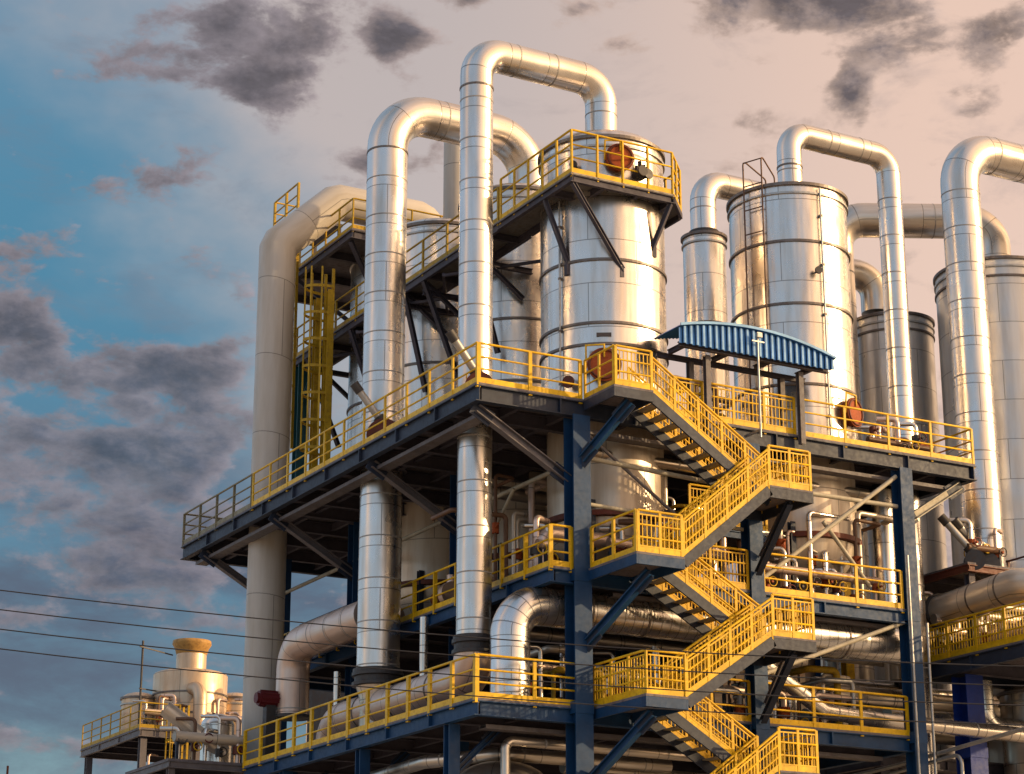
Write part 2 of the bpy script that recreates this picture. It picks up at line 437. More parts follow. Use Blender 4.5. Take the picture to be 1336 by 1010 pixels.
def actuator(label, p, side, tilt=(-.45, -.5, .75), drum=.33, mat='brown'):
    """valve drum at a pipe foot with a tilted gear motor and a handwheel"""
    p = V(p); sd = V(side).normalized(); t = thing('valve_actuator', label, 'valve', p, 'motorised valves at the pipe feet')
    b = obj('valve_body', MB().cyl(p, p + sd*.42, drum, 24), mat, t)
    flange(t, p + sd*.02, sd, drum*1.2, 'dark', .06); flange(t, p + sd*.44, sd, drum*1.15, mat, .05)
    q = p + sd*.25 + V((0, 0, drum*.8)); tv = V(tilt).normalized()
    obj('gear_housing', MB().cyl(q - tv*.2, q + tv*.3, .16, 18), 'dark', t)
    obj('actuator_tube', MB().cyl(q + tv*.3, q + tv*1.15, .105, 18), 'galv', t)
    obj('motor_cap', MB().cyl(q + tv*1.15, q + tv*1.45, .13, 18), 'dark', t)
    sdv = tv.cross(V((0, 0, 1))).normalized()
    obj('handwheel', MB().torus(q + sdv*.3 + tv*.1, sdv, .17, .018, 20, 6).cyl(q, q + sdv*.3 + tv*.1, .02, 8), 'yellow', t)
    return t

def manifold(label, x0, x1, y, z0, h, n, mat='pinkpipe', r=.12):
    t = thing('pipe_manifold', label, 'pipework', ((x0+x1)/2, y, z0), 'small pipework on the decks')
    obj('header', MB().cyl((x0, y, z0+h), (x1, y, z0+h), r, 16), mat, t)
    rng = random.Random(label)
    for k in range(n):
        x = x0 + (x1-x0)*(k+.5)/n + rng.uniform(-.12, .12); rr = rng.uniform(.045, .085); yy = y + rng.uniform(-.05, .3)
        zt = z0 + h + rng.uniform(.2, .9)
        obj('riser', MB().tube(bend([(x, yy, z0), (x, yy, zt), (x+rng.choice((-.5, .5)), yy+.3, zt)], .14, 4), rr, 10), rng.choice(('clad', 'pinkpipe', 'clad_dull', 'brownpipe')), t)
        zz = z0 + rng.uniform(.3, .8)
        v = obj('valve', MB().cyl((x, yy, zz-.12), (x, yy, zz+.12), rr*2, 12).cyl((x, yy-.3, zz), (x, yy, zz), .035, 8), rng.choice(('brown', 'dark', 'rust')), t)
        obj('handwheel', MB().torus((x, yy-.3, zz), (0, 1, 0), .13, .018, 18, 6), rng.choice(('red', 'yellow', 'dark')), v)
    for x in (x0+.1, x1-.1): obj('support', MB().bar((x, y, z0), (x, y, z0+h-r), .08, .08), 'beam', t)
    return t

# ================================================================== SETTING
g = MB().box((-420, -420, -.5), (420, 420, 0)); go = obj('ground', g, paint('gravel_yard', (.40, .36, .30), .9, rust=.3, rustcol=(.09, .07, .055), scale=.25), None)
tag(go, 'brown gravel yard under the plant', kind='structure')
pv_ = obj('pavement', MB().box((-9, -9, .004), (30, 26, .12)), paint('stained_concrete', (.44, .40, .34), .85, rust=.4, rustcol=(.2, .17, .14), scale=.5), None)
tag(pv_, 'stained concrete slab under the steel frame', kind='structure')

# ================================================================== DECKS
T_MAIN = ((2.35, 2.5), (2.7, 8.0), (2.3, 12.3), (2.9, 16.3))
platform('long top deck of slate steel overhanging on both sides, carried by the blue columns', ZA, -2.95, 13.2, 0, 20.6,
    joists=(1.6, 3.3, 5.0, 6.5, 8.3, 10.0, 11.7, 13.2, 15.1, 17.0, 19.0), long_joists=(-1.4, .0, 1.8, 3.6, 5.35, 7.1, 8.8, 10.5, 12),
    landings=((.18, 1.35, -1.5, -.003),),
    braces=[((-2.75, y, 17.45), (-.1, y, 15.95), .22, 'brace') for y in (.35, 6.4, 13.2, 18.9)] +
           [((12.75, .3, 17.4), (10.7, .3, 16.1), .22, 'strut'), ((12.75, 6.5, 17.4), (10.7, 6.5, 16.1), .22, 'strut')])
platform('middle deck of the main frame behind the staircase, blue edge beams', ZB, -.9, 10.5, -.1, 17.8, beam_h=.34, fmat='blue',
    joists=(2, 4, 6.5, 8.5, 10.5, 13.2, 15.5), long_joists=(2.5, 5.35, 8),
    landings=((.15, 1.55, -2.45, -.103),))
platform('lowest visible deck of the main frame reaching out past the left columns, blue beams', ZC, -2.95, 10.5, 0, 14.6, beam_h=.36, fmat='blue',
    joists=(1.6, 4.1, 6.7, 9.2, 11.8), long_joists=(-1.2, 2.5, 5.35, 8),
    landings=((.35, 1.55, -2.45, -.003),))
# mid landings of the staircase
for z, xa, xb, lab in ((M1, 4.2, 5.55, 'upper stair landing below the blue canopy'), (M2, 4.15, 5.45, 'second stair landing, level with the big horizontal duct'), (M3, 4.2, 5.4, 'lowest stair landing at the bottom edge of the view')):
    t = thing('stair_landing', lab, 'landing', ((xa+xb)/2, -1.3, z), 'half landings of the zigzag staircase')
    obj('landing_plate', MB().box((xa, -2.42, z-.05), (xb, -.2, z)), 'floor', t)
    hb = .26; zz = z - .055 - hb/2
    for a, b in (((xa+.03, -2.42, zz), (xa+.03, -.2, zz)), ((xb-.03, -2.42, zz), (xb-.03, -.2, zz))): obj('frame_beam', MB().bar(a, b, .06, hb), 'beam', t)
    for y in (-2.39, -.23): obj('frame_beam', MB().bar((xa+.062, y, zz), (xb-.062, y, zz), .06, hb), 'beam', t)
    obj('bracket', MB().ibeam((xa+.75, -2.2, z-.33), (5.3, -.24, z-1.75), .16, .16), 'beam', t)
    obj('bracket', MB().ibeam((xb-.06, -1.1, z-.33), (5.42, -.24, z-1.3), .12, .12), 'brace', t)
    rails(t, [(xa+.02, -2.38, z), (xb-.05, -2.38, z), (xb-.05, -.25, z)], dense=True, spacing=.7)

# ================================================================== COLUMNS
column('stout dark blue column at the corner where the two deck sides meet, behind the stair foot', 0, .05, .12, ZA-.5, .5, extra=(((0, -.2, ZA-1.7), (.75, -1.35, ZA-.35), .2), ((.1, -.2, ZB-1.9), (.75, -2.1, ZB-.4), .2), ((.1, -.2, ZC-1.9), (.75, -2.1, ZC-.4), .2)))
column('dark blue front column half hidden by the stair landings', 5.35, .05, .12, ZA-.5, .42)
column('dark blue column at the right end of the railed balconies', 10.5, .05, .12, ZA-.5, .42)
for y, lab in ((6.45, 'dark blue side column behind the first tall pipe'), (13.2, 'dark blue side column behind the second tall pipe'), (18.9, 'dark blue side column at the far left end of the top deck')):
    column(lab, 0, y, .12, ZA-.5, .42)
for x, y, lab in ((5.35, 6.5, 'inner blue column seen between the corner column and the stairs'), (10.5, 6.5, 'inner blue column behind the right end column'), (5.35, 13.2, 'deep inner blue column behind the middle of the frame'), (10.5, 13.2, 'deep inner blue column at the back right')):
    column(lab, x, y, .12, ZA-.5, .36)
for y, lab in ((1.6, 'nearest blue post under the left edge of the lowest deck'), (6.7, 'middle blue post under the left edge of the lowest deck'), (11.8, 'farthest blue post under the left edge of the lowest deck')):
    column(lab, -2.72, y, .12, ZC-.44, .3, extra=(((-2.55, y, ZC-1.5), (-1.4, y, ZC-.42), .14),))
# struts and cross bracing
def strut(label, a, b, w=.13, mat='strut', tube=True):
    t = MB().cyl(a, b, w/2, 12) if tube else MB().ibeam(a, b, w, w)
    o = obj('bracing_strut', t, mat); mid = V(a).lerp(V(b), .5); return tag(o, label, 'brace', 'struts between the columns')
strut('long pale tie strut running back along the left column line under the top deck', (0, .3, 16.4), (0, 18.7, 16.4), .12)
strut('pale horizontal strut between the two right columns under the top deck', (5.6, .05, 16.45), (10.28, .05, 16.45), .13)
strut('pale diagonal strut rising to the right column below the top deck', (5.6, .03, 13.9), (10.28, .03, 17.3), .13)
strut('short pale diagonal strut crossing down to the right balcony', (7.8, .16, 15.75), (9.3, .16, 14.1), .12)
strut('pale horizontal strut beside the corner column behind the upper stair', (.26, .05, 16.5), (5.1, .05, 16.3), .13)
strut('thin dark diagonal strut from the corner column under the top deck', (.26, .1, 17.2), (3.2, .1, 15.2), .09, 'brace')
strut('second pale strut lower down beside the corner column', (.26, .1, 15.3), (5.1, .1, 15.2), .11)
strut('pale diagonal strut under the right balcony, rising to the right column', (5.6, .03, 11.4), (10.28, .03, 13.2), .12)
strut('short pale diagonal strut dropping from the second stair landing', (5.5, .16, 11.75), (7.6, .16, 10.5), .12)
strut('thin orange-lit diagonal strut left of the corner column', (-.2, 3.0, 16.3), (-.2, 6.0, 13.8), .09)

# ================================================================== STAIRS
stair('top flight falling right from the upper landing, its tread undersides in view', (1.35, ZA), (4.9, M1), -1.42, -.3)
stair('second flight falling left in front, from the upper stair landing to the middle deck', (4.2, M1), (1.55, ZB), -2.42, -1.46)
stair('third flight falling right below the middle deck landing', (1.55, ZB), (4.5, M2), -1.42, -.3)
stair('fourth flight falling left in front, ending on the lowest deck landing', (4.15, M2), (1.55, ZC), -2.42, -1.46)
stair('fifth flight falling right into the shade below the lowest deck', (1.55, ZC), (4.2, M3), -1.42, -.3)
stair('bottom flight falling left, cut by the lower edge of the view', (4.2, M3), (1.55, ZD), -2.42, -1.46)

# ================================================================== GUARD RAILS
G = guard_rail
M['faded'] = paint('shaded_faded_yellow_paint', (.22, .20, .13), .55, rust=.4)  # far rail: its shade and presumed weathering both put into the paint colour
G('long yellow guard rail down the left side of the top deck', [(-2.9, 14.6, ZA), (-2.9, .05, ZA)], spacing=1.3, post_w=.085)
G('shade-grey, weathered guard rail at the far left end of the top deck, against the sky', [(-.5, 20.5, ZA), (-2.9, 20.5, ZA), (-2.9, 14.7, ZA)], spacing=1.45, post_w=.08, mat='faded')
G('yellow guard rail across the top deck front, from its left tip to the corner column', [(-2.85, .06, ZA), (.12, .06, ZA)], spacing=1.5, post_w=.1)
G('short open yellow rail beside the upper stair landing, in front of the round orange manhole', [(.23, .0, ZA), (.23, -1.4, ZA)], spacing=.8)
G('short barred yellow rail across the front of the upper stair landing', [(.26, -1.45, ZA), (1.33, -1.45, ZA)], dense=True, spacing=.75)
G('framed yellow rail panels under the blue canopy', [(2.9, .06, ZA), (6.9, .06, ZA)], dense=True, spacing=1.0, post_w=.08)
G('yellow guard rail on the top deck right of the canopy, turning the far right corner', [(7.1, .06, ZA), (13.15, .06, ZA), (13.15, 7, ZA)], spacing=1.6)
G('yellow guard rail on the middle deck left of the corner column', [(-.26, -.05, ZB), (-.85, -.05, ZB), (-.85, 17.6, ZB)], spacing=1.25, post_w=.11)
G('open yellow side rail of the middle stair landing, right of the corner column', [(.2, -.3, ZB), (.2, -2.36, ZB)], spacing=1.0, post_w=.1)
G('barred yellow front rail of the middle stair landing', [(.24, -2.4, ZB), (1.5, -2.4, ZB)], dense=True, spacing=.65)
G('yellow balcony rail on the middle deck, right of the stairs', [(5.6, -.05, ZB), (10.2, -.05, ZB)], spacing=1.55, post_w=.09)
G('yellow rail on the middle deck behind the stair flights', [(1.6, -.05, ZB), (5.1, -.05, ZB)], dense=True, spacing=1.1)
G('long yellow guard rail in front of the fat pink pipe on the lowest deck', [(-2.9, 14.5, ZC), (-2.9, .06, ZC)], spacing=1.2, post_w=.13)
G('yellow guard rail across the front of the lowest deck, passing the corner column', [(-2.85, .06, ZC), (.33, .06, ZC)], spacing=1.5, post_w=.09)
G('yellow rail round the lowest deck stair landing', [(.4, -.02, ZC), (.4, -2.4, ZC), (1.5, -2.4, ZC)], dense=True, spacing=.75)
G('yellow balcony rail on the lowest deck, right of the stairs', [(5.6, .06, ZC), (10.25, .06, ZC)], spacing=1.55, post_w=.09)
G('yellow rail on the lowest deck behind the stair flights', [(1.6, .06, ZC), (5.1, .06, ZC)], dense=False, spacing=1.1)

# ================================================================== TANKS
t1 = tank('big front tank with an orange manhole under a yellow railed crown platform', T_MAIN[0], 1.73, ZA+.003, 26.05, hoops=(20.05, 20.65, 22.45), dome=.6, lower=(1.58, 15.5, 14.2))
manhole(t1, T_MAIN[0], 1.73, 25.35, CAMANG + .22, .40)
manhole(t1, T_MAIN[0], 1.73, 19.4, CAMANG - .04, .46, 'rust')
def fittings(t, c, r, spec):
    for kind, ang, z in spec:
        dd = V((math.cos(CAMANG+ang), math.sin(CAMANG+ang), 0)); q = V((c[0], c[1], z)) + dd*(r-.02); sd_ = V((-dd.y, dd.x, 0))
        if kind == 'gauge':
            o_ = obj('gauge', MB().cyl(q, q+dd*.2, .03, 10).cyl(q+dd*.2, q+dd*.26, .11, 18), 'dark', t)
        elif kind == 'nozzle':
            o_ = obj('nozzle', MB().cyl(q, q+dd*.22, .1, 16), 'clad', t); obj('nozzle_flange', MB().cyl(q+dd*.222, q+dd*.29, .17, 18, False), 'brown', o_)
        elif kind == 'plate':
            obj('name_plate', MB().bar(q+sd_*-.18+dd*.03, q+sd_*.18+dd*.03, .02, .22), 'plate', t)
        elif kind == 'conduit':
            e = q + dd*.09
            o_ = obj('conduit', MB().cyl((e.x, e.y, ZA), (e.x, e.y, z), .028, 8), 'galv', t)
            k_ = ZA + 1
            while k_ < z: obj('clip', MB().bar(V((e.x, e.y, k_)) - dd*.11, V((e.x, e.y, k_)) + dd*.03, .08, .06), 'ring', o_); k_ += 1.5
        elif kind == 'lug':
            obj('lifting_lug', MB().bar(q - dd*.02, q + dd*.14, .04, .26), 'ring', t)
fittings(t1, T_MAIN[0], 1.73, (('conduit', -.75, 24.3), ('gauge', -.35, 19.3), ('nozzle', -.55, 19.0), ('gauge', -.45, 25.2)))
a = CAMANG - .04; d = V((math.cos(a), math.sin(a), 0)); p = V((2.35, 2.5, 20.3)) + d*1.745
obj('name_plate', MB().bar(p - V((d.y, -d.x, 0))*-.2, p + V((d.y, -d.x, 0))*-.2, .03, .1), 'plate', t1)
for k, (aa, z) in enumerate(((.55, 24.95), (.62, 24.95), (.5, 24.95))):
    dd = V((math.cos(CAMANG+aa), math.sin(CAMANG+aa), 0)); q = V((2.35, 2.5, z)) + dd*1.7
    obj('nozzle', MB().cyl(q, q + dd*(.25+.1*k), .09, 12).cyl(q + dd*(.25+.1*k), q + dd*(.3+.1*k), .15, 12).cyl(q + dd*.18, q + dd*.18 + V((0, 0, .4-.08*k)), .06, 10), 'dark', t1)
t2 = tank('tall clean tank right of the blue canopy, carrying a pipe loop over its right side', (8.85, 2.6), 1.73, ZA+.003, 26.0, hoops=(19.95, 22.35, 24.25), dome=.35, lower=(1.6, 15.7, 14.3))
manhole(t2, (8.85, 2.6), 1.73, 19.25, CAMANG + .88, .42)
fittings(t2, (8.85, 2.6), 1.73, (('conduit', .42, 25.9), ('gauge', .3, 23.3)))
tank('shaded left tank just behind the first tall pipe', T_MAIN[1], 1.73, ZA+.003, 26.6, hoops=(20.6, 22.5), dome=.5, lower=(1.58, 15.5, 14.2))
tank('third left tank between the two tall pipe loops, a plain stub on its top', T_MAIN[2], 1.73, ZA+.003, 26.9, hoops=(20.2, 22.3), dome=.5, lower=(1.58, 15.5, 14.2))
tank('farthest left tank behind the yellow ladders', T_MAIN[3], 1.73, ZA+.003, 27.6, hoops=(20.2, 22.3), dome=.5, lower=(1.58, 15.5, 14.2))
pipe('beige vent stub standing on the third left tank', [(2.95, 12.5, 27.1), (2.95, 12.5, 30.9)], .42, 'beige')
tank('slim tank standing back between the two big front tanks', (9.55, 8.0), .68, ZA+.003, 26.9, hoops=(23.9,), dome=.15, group='slim process columns')
tank('distant shaded tank behind the right hand pipe loop', (17.8, 9.0), 1.4, ZC, 25.65, hoops=(25.1,), dome=.3, mat='clad_pale')
tank('broad tank cut by the right edge of the view, behind the fattest pipe', (19.5, 5.6), 1.95, ZC, 26.6, hoops=(26.0,), dome=.3, mat='clad_pale')

# ================================================================== BIG PIPES
xP = -1.7
pipe('first tall pipe looping over onto the big front tank, nearest of the three left pipes', [(2.35, 2.5, 26.5), (2.35, 2.45, 28.45), (xP, 2.4, 28.45), (xP, 2.4, 12.05)], .455, 'clad', Rb=.75, n=10,
     flanges=[((xP, 2.4, 12.05), (0, 0, 1))], bands=[((xP, 2.4, 27.3), (0, 0, 1))], collars=(ZA,), group='tall pipe loops')
pipe('second tall pipe looping right, wider than the first and behind it', [(3.1, 8.05, 26.9), (3.1, 8.0, 28.95), (xP, 8.0, 28.95), (xP, 8.0, 12.1)], .6, 'clad', Rb=1.3, n=12,
     flanges=[((xP, 8.0, 12.05), (0, 0, 1))], bands=[((xP, 8, 27.5), (0, 0, 1))], collars=(ZA,), group='tall pipe loops')
pipe('third tall pipe at the far left, beige with a mitred elbow', [(4.3, 16.25, 26.5), (4.3, 16.2, 28.6), (3.5, 16.2, 29.3), (.35, 16.2, 29.3), (xP, 16.2, 27.35), (xP, 16.2, 2)], .60, 'beige', Rb=.35, n=1, group='tall pipe loops', seg=36)
pipe('pipe loop from the top of the right tank down to its right, in front', [(9.0, 2.6, 26.2), (9.0, 2.6, 28.4), (12.75, 2.6, 28.4), (12.75, 2.6, .12)], .37, 'clad', Rb=.62, n=10, bands=[((9, 2.6, 27.25), (0, 0, 1))], group='tall pipe loops')
pipe('fattest pipe loop, rising at the far right and leaving the view', [(22.5, 2.5, 27.5), (22.5, 2.5, 29.25), (15.5, 2.5, 29.25), (15.5, 2.5, 15.6)], .6, 'clad', Rb=1.25, n=12, flanges=[((15.5, 2.5, 15.6), (0, 0, 1))], group='tall pipe loops')
pipe('horizontal pipe crossing behind the two right loops, bending onto the broad tank', [(14.9, 8.1, 10.2), (14.9, 8.1, 28.65), (19.5, 5.6, 28.6), (19.5, 5.6, 26.7)], .58, 'clad_dull', Rb=.95, n=10, group='tall pipe loops')
pipe('small pipe elbow on the slim tank, turning right behind the clean tank', [(9.55, 8, 27.0), (9.55, 8, 28.9), (13.2, 8, 28.9), (13.2, 8, ZA)], .42, 'clad', Rb=.7, n=8, flanges=[((9.55, 8, 27.1), (0, 0, 1))], group='small elbows on tank tops')
pipe('small elbow on the distant right tank, partly hidden by the loop', [(17.2, 9, 26.0), (17.2, 9, 27.4), (15.4, 9.6, 27.4), (15.4, 9.6, 10.2)], .5, 'clad_dull', Rb=.8, n=8, group='small elbows on tank tops')
pipe('thin brown pipe rising beside the big front tank', [(4.6, 3.2, ZA), (4.6, 3.2, 24.6), (4.1, 3.0, 24.6)], .09, 'brownpipe', Rb=.25)
pipe('second thin brown pipe just right of the big front tank', [(4.35, 3.9, ZA), (4.35, 3.9, 25.2), (3.9, 3.5, 25.2)], .07, 'brownpipe', Rb=.25)
for (y, r, lab) in ((2.4, .53, 'dark butterfly valve between the first tall pipe and the fat pink pipe'), (8.0, .68, 'dark valve and stub under the second tall pipe')):
    t = thing('butterfly_valve', lab, 'valve', (xP, y, 11.5), 'valves under the tall pipes')
    obj('valve_body', MB().lathe((xP, y), [(r*.92, 11.62), (r*1.06, 11.63), (r*1.06, 11.72), (r*.95, 11.74), (r*.95, 11.88), (r*1.06, 11.9), (r*1.06, 11.995), (r*.92, 12.0)], 36, False), 'dark', t)
    obj('gearbox', MB().box((xP+r*.96, y-.12, 11.68), (xP+r*.96+.3, y+.12, 11.95)), 'dark', t)
    obj('handwheel', MB().torus((xP+r*.96+.45, y, 11.82), (1, 0, 0), .2, .02, 22, 6).cyl((xP+r*.96+.3, y, 11.82), (xP+r*.96+.45, y, 11.82), .025, 8), 'red', t)
    if y > 5: obj('stub_pipe', MB().lathe((xP, y), [(.5, ZC+.01), (.5, 11.3), (.6, 11.615)], 36), 'clad_dull', t)
# ducts at the middle and low levels
pipe('big silver duct with a finely jointed elbow, running right behind the corner column', [(-1.45, .95, ZC+.02), (-1.45, .95, 12.73), (11.0, .95, 12.73)], .5, 'clad_fine', Rb=.85, n=9,
     flanges=[((-1.45, .95, ZC+.08), (0, 0, 1))] , bands=[((x, .95, 12.73), (1, 0, 0)) for x in (.7, 2.4, 4.4, 6.6, 8.8, 10.8)])
pipe('fat pink pipe lying along the lowest deck behind its left rail', [(xP, 2.4, 11.95), (xP, 2.4, 11.0), (xP, 10.9, 11.0), (xP, 10.9, ZC)], .5, 'pinkpipe', Rb=.7, n=8, bands=[((xP, y, 11.0), (0, 1, 0)) for y in (4.2, 6.4, 8.6)])
pipe('fat pink pipe higher up, from the second tall pipe back to a downward elbow', [(-1.65, 8.7, 13.75), (-1.65, 14.0, 13.75), (-1.65, 14.0, 11.6)], .5, 'pinkpipe', Rb=.8, n=9, flanges=[((-1.65, 14.0, 11.6), (0, 0, 1))])
for x, y, z0, z1, r, lab in ((-.75, 1.6, ZC, 12.3, .07, 'thin pale post pipe right of the silver elbow'), (-.35, 2.2, ZC, 13.2, .11, 'pale vertical pipe just right of the silver elbow'), (.75, 1.2, ZC, 12.2, .09, 'slim pale riser left of the lowest stair rail'), (-1.2, 6.2, ZC, 13.3, .12, 'pale riser between the first and second tall pipes'), (-1.1, 12.0, ZC, 12.7, .11, 'pale riser left of the second tall pipe'), (11.5, 2.2, ZB, ZA-.5, .3, 'pale vertical pipe beside the right column'), (7.3, 2.0, ZC, 12.2, .13, 'pale riser on the right balcony of the lowest deck'), (6.2, 1.6, ZC, 12.2, .12, 'second pale riser on the lowest balcony nearer the stairs'), (3.4, 1.8, ZC, 12.2, .11, 'pale riser behind the fourth stair flight'), (8.8, 3.4, ZC, 12.2, .2, 'stout riser behind the lowest right balcony')):
    pipe(lab, [(x, y, z0), (x, y, z1)], r, 'clad', seg=16)
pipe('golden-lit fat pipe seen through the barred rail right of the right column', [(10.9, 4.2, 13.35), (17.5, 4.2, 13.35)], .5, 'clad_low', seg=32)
pipe('bent pipe dropping diagonally across the lowest right balcony', [(5.7, 1.4, 12.2), (6.4, 1.2, 11.9), (8.2, 1.0, 10.75), (10.1, 1.0, 10.65), (16, 1.0, 10.6)], .21, 'clad', Rb=.35)
pipe('long grey pipe below the lowest deck on the left', [(-2.0, 12, 9.0), (-2.0, 4.5, 9.15), (-1.0, 2.2, 9.15), (4, 2.2, 9.15)], .17, 'clad_dull', Rb=.6)
pipe('hooked grey pipe below the deck corner', [(-1.55, 1.0, 7.0), (-1.55, 1.0, 9.3), (4.4, 1.0, 9.25)], .12, 'clad_dull', Rb=.22)
pipe('grey pipe behind the lowest stair treads', [(1.0, 2.6, 9.0), (9.8, 2.6, 8.9)], .16, 'clad_dull')
pipe('second grey pipe just below it behind the lowest stair treads', [(1.0, 2.2, 8.5), (9.8, 2.2, 8.45)], .16, 'clad_dull')
pipe('broad pale pipe at the bottom behind the stair flight', [(.5, 2.9, 7.7), (12, 2.9, 7.6)], .34, 'clad_dull')
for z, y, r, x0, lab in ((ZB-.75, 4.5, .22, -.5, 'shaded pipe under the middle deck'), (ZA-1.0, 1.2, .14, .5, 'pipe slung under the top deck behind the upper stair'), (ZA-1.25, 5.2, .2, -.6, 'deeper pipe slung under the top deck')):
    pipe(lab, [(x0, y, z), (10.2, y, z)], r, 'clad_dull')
for y, x, z, lab in ((1.2, .6, ZB+1.15, 'lagged pipe behind the middle deck rail left of the corner column'), (2.2, 1.5, ZB+.45, 'low lagged pipe on the middle deck behind the stair landing')):
    pipe(lab, [(x-1.0, y, ZB), (x-1.0, y, z), (x+4.2, y, z), (x+4.2, y, ZB)], .2, 'pinkpipe', Rb=.35)

for lab, a, b, w in (('cable tray slung under the left edge of the top deck', (-2.45, .6, 17.35), (-2.45, 20, 17.35), .35), ('cable tray under the front edge of the top deck', (.5, .5, 17.3), (12.5, .5, 17.3), .35), ('cable tray under the middle deck', (1.2, .5, 12.95 + .15), (10.0, .5, 12.95 + .15), .3), ('cable tray under the lowest deck', (-2.3, .8, 9.55), (9.8, .8, 9.55), .35)):
    t = thing('cable_tray', lab, 'cable tray', a, 'cable trays under the decks')
    dd = (V(b)-V(a)).normalized(); sd_ = dd.cross(V((0, 0, 1)))
    for sgn in (-1, 1): obj('side_channel', MB().bar(V(a)+sd_*sgn*w/2, V(b)+sd_*sgn*w/2, .02, .1), 'brace', t)
    obj('tray_bed', MB().bar(V(a)-V((0,0,.035)), V(b)-V((0,0,.035)), w-.03, .012), 'brace', t)
    for k in range(3): obj('cable', MB().cyl(V(a)+sd_*(k-1)*.08+V((0,0,.03)), V(b)+sd_*(k-1)*.08+V((0,0,.03)), .018+.006*k, 8), 'wire', t)

def bundle(label, runs):
    t = thing('pipe_bundle', label, 'pipework', runs[0][0][0], 'small pipework on the decks')
    for pts, r, mt in runs: obj('pipe_run', MB().tube(bend(pts, max(.12, r*1.6), 4) if len(pts) > 2 else pts, r, 12), mt, t)
    for pts, r, mt in runs[::3]:
        p = V(pts[0]).lerp(V(pts[1]), .55); dd = (V(pts[1])-V(pts[0])).normalized()
        obj('inline_valve', MB().cyl(p-dd*.14, p+dd*.14, r*2.1, 14, False).cyl(p, p+V((-.1,-.35,.05)), .03, 8), 'rust', t)
rg = random.Random(5)
def rnd_runs(x0, x1, y, z0, z1, n):
    out = []
    for k in range(n):
        x = x0 + (x1-x0)*(k+.5)/n + rg.uniform(-.1, .1); yy = y + rg.uniform(-.15, .35); r = rg.uniform(.04, .1); zt = rg.uniform(z0+.55*(z1-z0), z1)
        e = rg.choice((-1, 1))*rg.uniform(.5, 1.6)
        out.append(([(x, yy, z0), (x, yy, zt), (x+e, yy+.1, zt), (x+e, yy+1.2, zt)], r, rg.choice(('clad', 'clad_low', 'pinkpipe', 'brownpipe', 'galv', 'yellow_dk'))))
    return out
bundle('upright small pipes between the corner column and the clean tank base, middle deck', rnd_runs(3.6, 6.6, 1.6, ZB, 17.2, 9))
bundle('upright small pipes around the base of the clean tank behind the right balcony', rnd_runs(6.8, 10.2, 1.0, ZB, 16.8, 8))
bundle('upright small pipes in the dark bay left of the corner column on the middle deck', rnd_runs(-.6, .9, 3.6, ZB, 17.0, 5))
bundle('upright small pipes on the lowest deck behind the silver elbow', rnd_runs(-.6, 2.6, 2.0, ZC, 12.0, 7))
bundle('upright small pipes on the lowest right balcony under the big duct', rnd_runs(5.8, 10.0, 1.7, ZC, 12.1, 9))
bundle('upright pipes on the right hand deck behind its barred rail', rnd_runs(13.8, 18.8, 1.0, ZR, 14.2, 9))
bundle('slim pipes on the top deck between the two big tanks', rnd_runs(4.5, 6.7, 2.6, ZA, 20.2, 6))
t = thing('mezzanine', 'railed mezzanine between the two big tanks under the top deck', 'platform', (5.6, 2.6, 15.6), 'steel decks of the plant')
obj('floor_plate', MB().box((4.3, 1.4, 15.54), (6.9, 4.6, 15.6)), 'floor', t)
for y in (1.45, 4.55): obj('edge_beam', MB().ibeam((4.3, y, 15.42), (6.9, y, 15.42), .1, .2), 'blue', t)
rails(t, [(4.35, 1.45, 15.6), (6.85, 1.45, 15.6)], spacing=.9, dense=True)

# ================================================================== VALVES
actuator('tilted valve motor with a brown drum at the foot of the first tall pipe', (-1.9, 1.75, ZA+.38), (-.5, -.86, 0), tilt=(-.62, .0, .78))
actuator('tilted valve motor with a brown drum at the foot of the second tall pipe', (-2.0, 7.2, ZA+.42), (-.5, -.86, 0), tilt=(-.62, .1, .78), drum=.42)
actuator('valve with an orange drum at the foot of the right hand pipe loop', (12.8, 2.15, ZA+.55), (-.1, -1, 0), tilt=(.3, .8, .5), drum=.36, mat='rust')
actuator('dark tilted valve motor at the foot of the fattest pipe', (14.9, 1.9, 15.55), (-.5, -.86, 0), tilt=(-.72, .0, .69), drum=.36, mat='dark')
for p_, lab in (((-2.3, 14.05, 12.1), 'dark red pump motor at the left end by the beige pipe'), ((-.3, 7.1, 11.2), 'red pump motor behind the fat pink pipe')):
    t = thing('pump_motor', lab, 'motor', p_, 'red pump motors')
    x, y, z = p_
    obj('motor_body', MB().cyl((x-.42, y, z), (x+.3, y, z), .22, 20), 'red', t)
    obj('end_cap', MB().cyl((x-.5, y, z), (x-.422, y, z), .16, 20), 'red', t)
    fm = MB()
    for k in range(12):
        q = 2*math.pi*k/12; fm.bar((x-.36, y+.235*math.cos(q), z+.235*math.sin(q)), (x+.22, y+.235*math.cos(q), z+.235*math.sin(q)), .02, .04)
    obj('cooling_fin', fm, 'red', t)
    obj('motor_foot', MB().box((x-.2, y-.14, ZC+.001), (x+.1, y+.14, z-.2)), 'dark', t)

